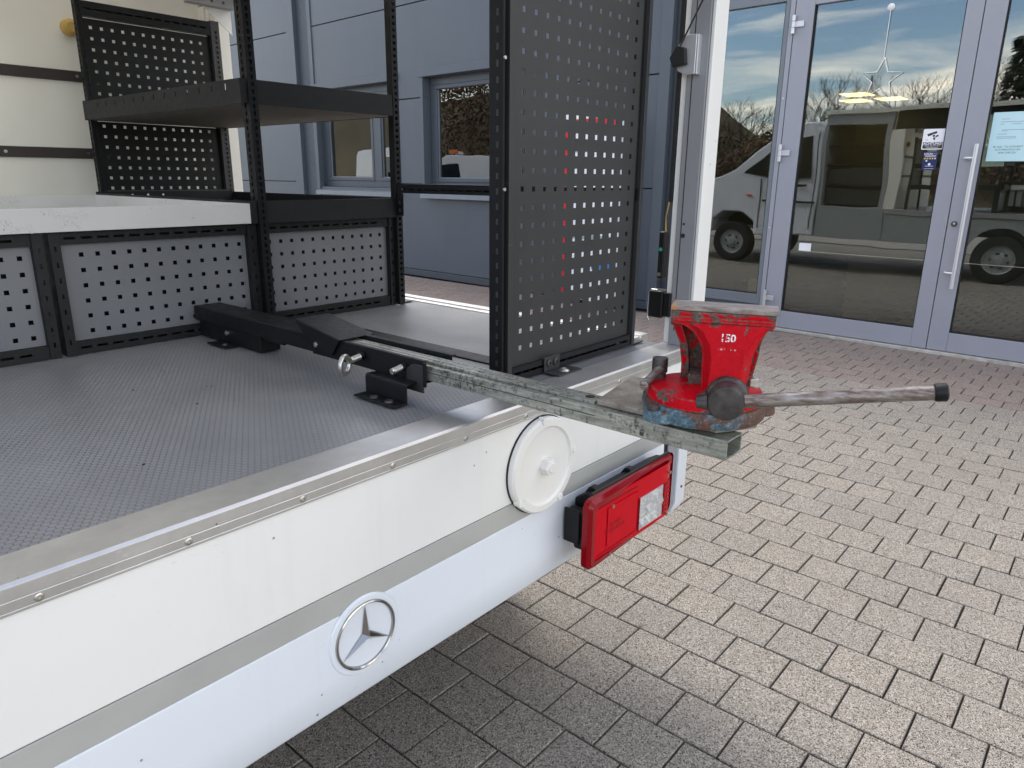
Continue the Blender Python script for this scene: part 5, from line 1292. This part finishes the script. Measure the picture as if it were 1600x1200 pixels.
# clamping T-bolt on the left, bolt on the right
tbolt = vb(MB().lathe([(0.0105, 0.040), (0.0105, 0.052), (0.0125, 0.054), (0.0125, 0.074), (0.0115, 0.0765), (0.004, 0.0775)], 20, lambda a, b, h: (a - 0.073, b + 0.018, h)), 'clamp_bolt', 'dark_steel', bevel=0)
vb(MB().tube([(-0.066, 0.022, 0.066), (-0.0885, -0.030, 0.0445)], 0.0062, 14), 'clamp_lever', 'worn_steel', tbolt, 0)
vb(MB().lathe([(0.0085, 0.0), (0.0085, 0.006), (0.003, 0.008)], 14, lambda a, b, h: (a * 0.8 - 0.0885, -0.030 - h * 0.6, 0.0445 + b * 0.8 - h * 0.5)), 'lever_tip', 'worn_steel', tbolt, 0)
rb = vb(hexhead(MB(), (0.066, 0.030, 0.0435), (0, 0, 1), 0.0135, 0.011), 'turntable_bolt', 'zinc', bevel=0.001)
vb(MB().lathe([(0.018, 0.0425), (0.018, 0.0450)], 20, lambda a, b, h: (a + 0.066, b + 0.030, h)), 'washer', 'zinc', rb, 0)

# ------------------------------------------------------------------ vehicles, trees and bank across the yard (mirrored in the glass)
def van(name, label, loc, rotz, height, beacon):
    v = thing(name, label, 'van', loc, rotz, 'white vans across the yard')
    h = height
    p = [(-2.9, 0.42), (-2.95, 1.0), (-2.9, h - 0.15), (-2.7, h), (0.9, h), (1.35, h - 0.22), (2.05, 1.42), (2.7, 1.18), (2.95, 0.95), (3.0, 0.45), (2.45, 0.42), (2.3, 0.70), (1.85, 0.70), (1.7, 0.42), (-1.5, 0.42), (-1.65, 0.70), (-2.1, 0.70), (-2.25, 0.42)]
    MB().prism(p, lambda u, z: (u, -0.95 + max(0, z - 1.2) * 0.07, z), lambda u, z: (u, 0.95 - max(0, z - 1.2) * 0.07, z)).build('body', 'white_gloss', v, 0.03, local=True)
    for s_ in (1, -1):
        MB().prism([(0.35, 1.25), (1.75, 1.28), (1.30, h - 0.38), (0.42, h - 0.32)], lambda u, z: (u, s_ * (0.945 - max(0, z - 1.2) * 0.07), z), lambda u, z: (u, s_ * (0.957 - max(0, z - 1.2) * 0.07), z)).build('side_window', 'dark_glass', v, local=True)
        MB().prism([(-2.8, 0.62), (2.9, 0.62), (2.9, 0.72), (-2.8, 0.72)], lambda u, z: (u, s_ * 0.952, z), lambda u, z: (u, s_ * 0.962, z)).build('rub_strip', 'black_plastic', v, local=True)
        MB().box(1.50, 1.62, s_ * 1.08 - 0.10, s_ * 1.08 + 0.10, 1.25, 1.55).build('wing_mirror', 'black_plastic', v, 0.03, local=True)
        for x in (-1.87, 2.07):
            t_ = tyre_mb(0.345, 0.22, 0.21, 28); o = MB().add([(a + x, s_ * (0.84 + c), b + 0.345) for a, b, c in t_.v], t_.f).build('wheel', 'rubber', v, local=True)
            MB().lathe([(0.215, 0.88), (0.2, 0.93), (0.08, 0.92), (0.02, 0.95)], 24, lambda a, b, q: (x + a, s_ * q, 0.345 + b)).build('rim', 'board_grey', o, local=True)
    MB().add([(1.40, -0.80, h - 0.245), (1.40, 0.80, h - 0.245), (2.06, 0.88, 1.45), (2.06, -0.88, 1.45), (1.42, -0.80, h - 0.225), (1.42, 0.80, h - 0.225), (2.08, 0.88, 1.47), (2.08, -0.88, 1.47)], [(0, 1, 2, 3), (4, 5, 6, 7), (0, 1, 5, 4), (1, 2, 6, 5), (2, 3, 7, 6), (3, 0, 4, 7)]).build('windscreen', 'dark_glass', v, local=True)
    for y in (-0.75, 0.75): MB().box(2.80, 2.97, y - 0.13, y + 0.13, 0.80, 1.02).build('headlight', 'glass_lamp' if False else 'reflector_silver', v, 0.03, local=True)
    MB().box(2.93, 3.06, -0.9, 0.9, 0.42, 0.68).build('bumper', 'black_plastic', v, 0.04, local=True)
    if beacon:
        b = MB().box(0.45, 0.75, -0.75, 0.75, h + 0.06, h + 0.16).build('beacon_bar', 'sticker_white', v, 0.02, local=True)
        for y in (-0.66, 0.66): MB().box(0.44, 0.76, y - 0.12, y + 0.12, h + 0.065, h + 0.20).build('beacon', 'orange_plastic', b, 0.03, local=True)
        for y in (-0.5, 0.5): MB().box(0.55, 0.65, y - 0.03, y + 0.03, h - 0.01, h + 0.07).build('beacon_foot', 'black_plastic', b, local=True)
van('white_van', 'white van with orange beacon bar mirrored in the right workshop window', (-6.6, 22.0, 0), R(50), 2.2, True)
van('white_van', 'tall white van mirrored in the workshop window behind the rack', (-6.8, 27.2, 0), R(-78), 2.55, False)

def branch_mb(mb, p, d, L, r, depth, rg):
    q = p + d * L
    mb.tube([p, p + d * L * 0.5 + Vector((rg.uniform(-1, 1), rg.uniform(-1, 1), 0)) * L * 0.05, q], [r, r * 0.8, r * 0.6], 5 if depth > 3 else 3, cap=False)
    if depth == 0: return
    for k in range(rg.choice((2, 3, 3)) if depth > 1 else 4):
        a = rg.uniform(0, 6.283); s = rg.uniform(0.35, 0.75)
        nd = (d + Vector((math.cos(a), math.sin(a), rg.uniform(-0.15, 0.45))) * s).normalized()
        branch_mb(mb, p + d * L * rg.uniform(0.6, 1.0), nd, L * rg.uniform(0.6, 0.82), r * 0.55, depth - 1, rg)
kinds = []
for k in range(3):
    rg = random.Random(40 + k); tk = MB(); cr = MB()
    tk.tube([(0, 0, -0.3), (0.05, 0.02, 1.2), (0.1, -0.05, 2.6)], [0.22, 0.17, 0.14], 8)
    for q in range(5):
        a = q * 1.26 + rg.uniform(-0.3, 0.3)
        branch_mb(cr, Vector((0.1, -0.05, 1.6 + 0.25 * q)), Vector((math.cos(a) * 0.55, math.sin(a) * 0.55, 0.9)).normalized(), 1.9, 0.085, 5, rg)
    kinds.append((tk.mesh('trunk', 'bark', smooth=True), cr.mesh('crown', 'bark')))
rt = random.Random(9)
for k in range(16):
    y = -2 + k * 2.9 + rt.uniform(-0.8, 0.8); x = -36 + rt.uniform(-3, 3)
    t = thing('bare_tree', 'leafless winter tree in the row mirrored in the entrance glass', 'tree', (x, y, 0), rt.uniform(0, 6), 'bare trees across the yard')
    s_ = rt.uniform(0.95, 1.30)
    for nm, me in zip(('trunk', 'crown'), kinds[k % 3]):
        o = bpy.data.objects.new(nm, me); COL.objects.link(o); o.parent = t
    t.scale = (s_, s_, s_ * rt.uniform(0.9, 1.1))
def conifer(loc, h, lab):
    t = thing('conifer', lab, 'tree', loc, 0.0)
    MB().tube([(0, 0, -0.2), (0, 0, h * 0.97)], [0.2, 0.02], 7).build('trunk', 'bark', t, local=True)
    rg = random.Random(int(h * 10)); mb = MB()
    for k in range(1700):
        f = rg.random() ** 0.75; z = 0.6 + (h - 0.6) * f; rr_ = (1 - f) * h * 0.24 * rg.uniform(0.25, 1.08) * (0.75 + 0.25 * math.sin(z * 5)) + 0.05
        a = rg.uniform(0, 6.283); c = Vector((math.cos(a) * rr_, math.sin(a) * rr_, z)); o = Vector((math.cos(a), math.sin(a), -0.35)); sd_ = Vector((-math.sin(a), math.cos(a), rg.uniform(-0.4, 0.4))); L = rg.uniform(0.22, 0.5)
        mb.add([c, c + o * L * 0.6 + sd_ * L * 0.3, c + o * L * 1.3, c + o * L * 0.6 - sd_ * L * 0.3], [(0, 1, 2, 3)])
    mb.build('crown', 'needles', t, local=True, smooth=False)
conifer((-33, 9.0, 0), 8.6, 'dark green conifer mirrored in the left door glass beside the star')
conifer((-35, 11.6, 0), 5.2, 'smaller dark green conifer beside the tall mirrored one')
def rise(y): t = min(1.0, max(0.0, (y - 26.0) / 8.0)); return 7.5 * t * t * (3 - 2 * t)
hm = MB(); rg = random.Random(2)
for k in range(30000):
    y = rg.uniform(-14, 58); dp = rg.random(); x = -30 - 6 * dp; top = 1.9 + 0.9 * math.sin(y * 0.35) + 0.5 * math.sin(y * 0.9 + 1) + 2.2 * dp + rise(y)
    c = Vector((x, y, max(0.05, top * rg.random() ** 0.6))); L = rg.uniform(0.10, 0.26)
    u = Vector((rg.uniform(-1, 1), rg.uniform(-1, 1), rg.uniform(-1, 1))).normalized(); w = u.cross(Vector((rg.uniform(-1, 1), rg.uniform(-1, 1), rg.uniform(-1, 1)))).normalized()
    hm.add([c - u * L, c + w * L * 0.5, c + u * L, c - w * L * 0.5], [(0, 1, 2, 3)])
hg = hm.build('brown_hedge', 'hedge_brown', None, smooth=False); hg['kind'] = 'stuff'; tag(hg, 'brown winter scrub along the far side of the yard', 'scrub')
bm_ = MB(); nx, ny = 2, 40; vs = []; fs = []
for i in range(nx):
    for j in range(ny):
        x = -30 - i * 9; y = -70 + j * 5.0
        z = -0.05 + min(1, i) * (2.2 + 1.0 * math.sin(y * 0.06) + i * 0.55 + rise(y) * 0.9) if i else -0.05
        vs.append((x, y, z))
for i in range(nx - 1):
    for j in range(ny - 1): fs.append((i * ny + j, i * ny + j + 1, (i + 1) * ny + j + 1, (i + 1) * ny + j))
hl = bm_.add(vs, fs).build('hillside', 'meadow', None); hl['kind'] = 'structure'
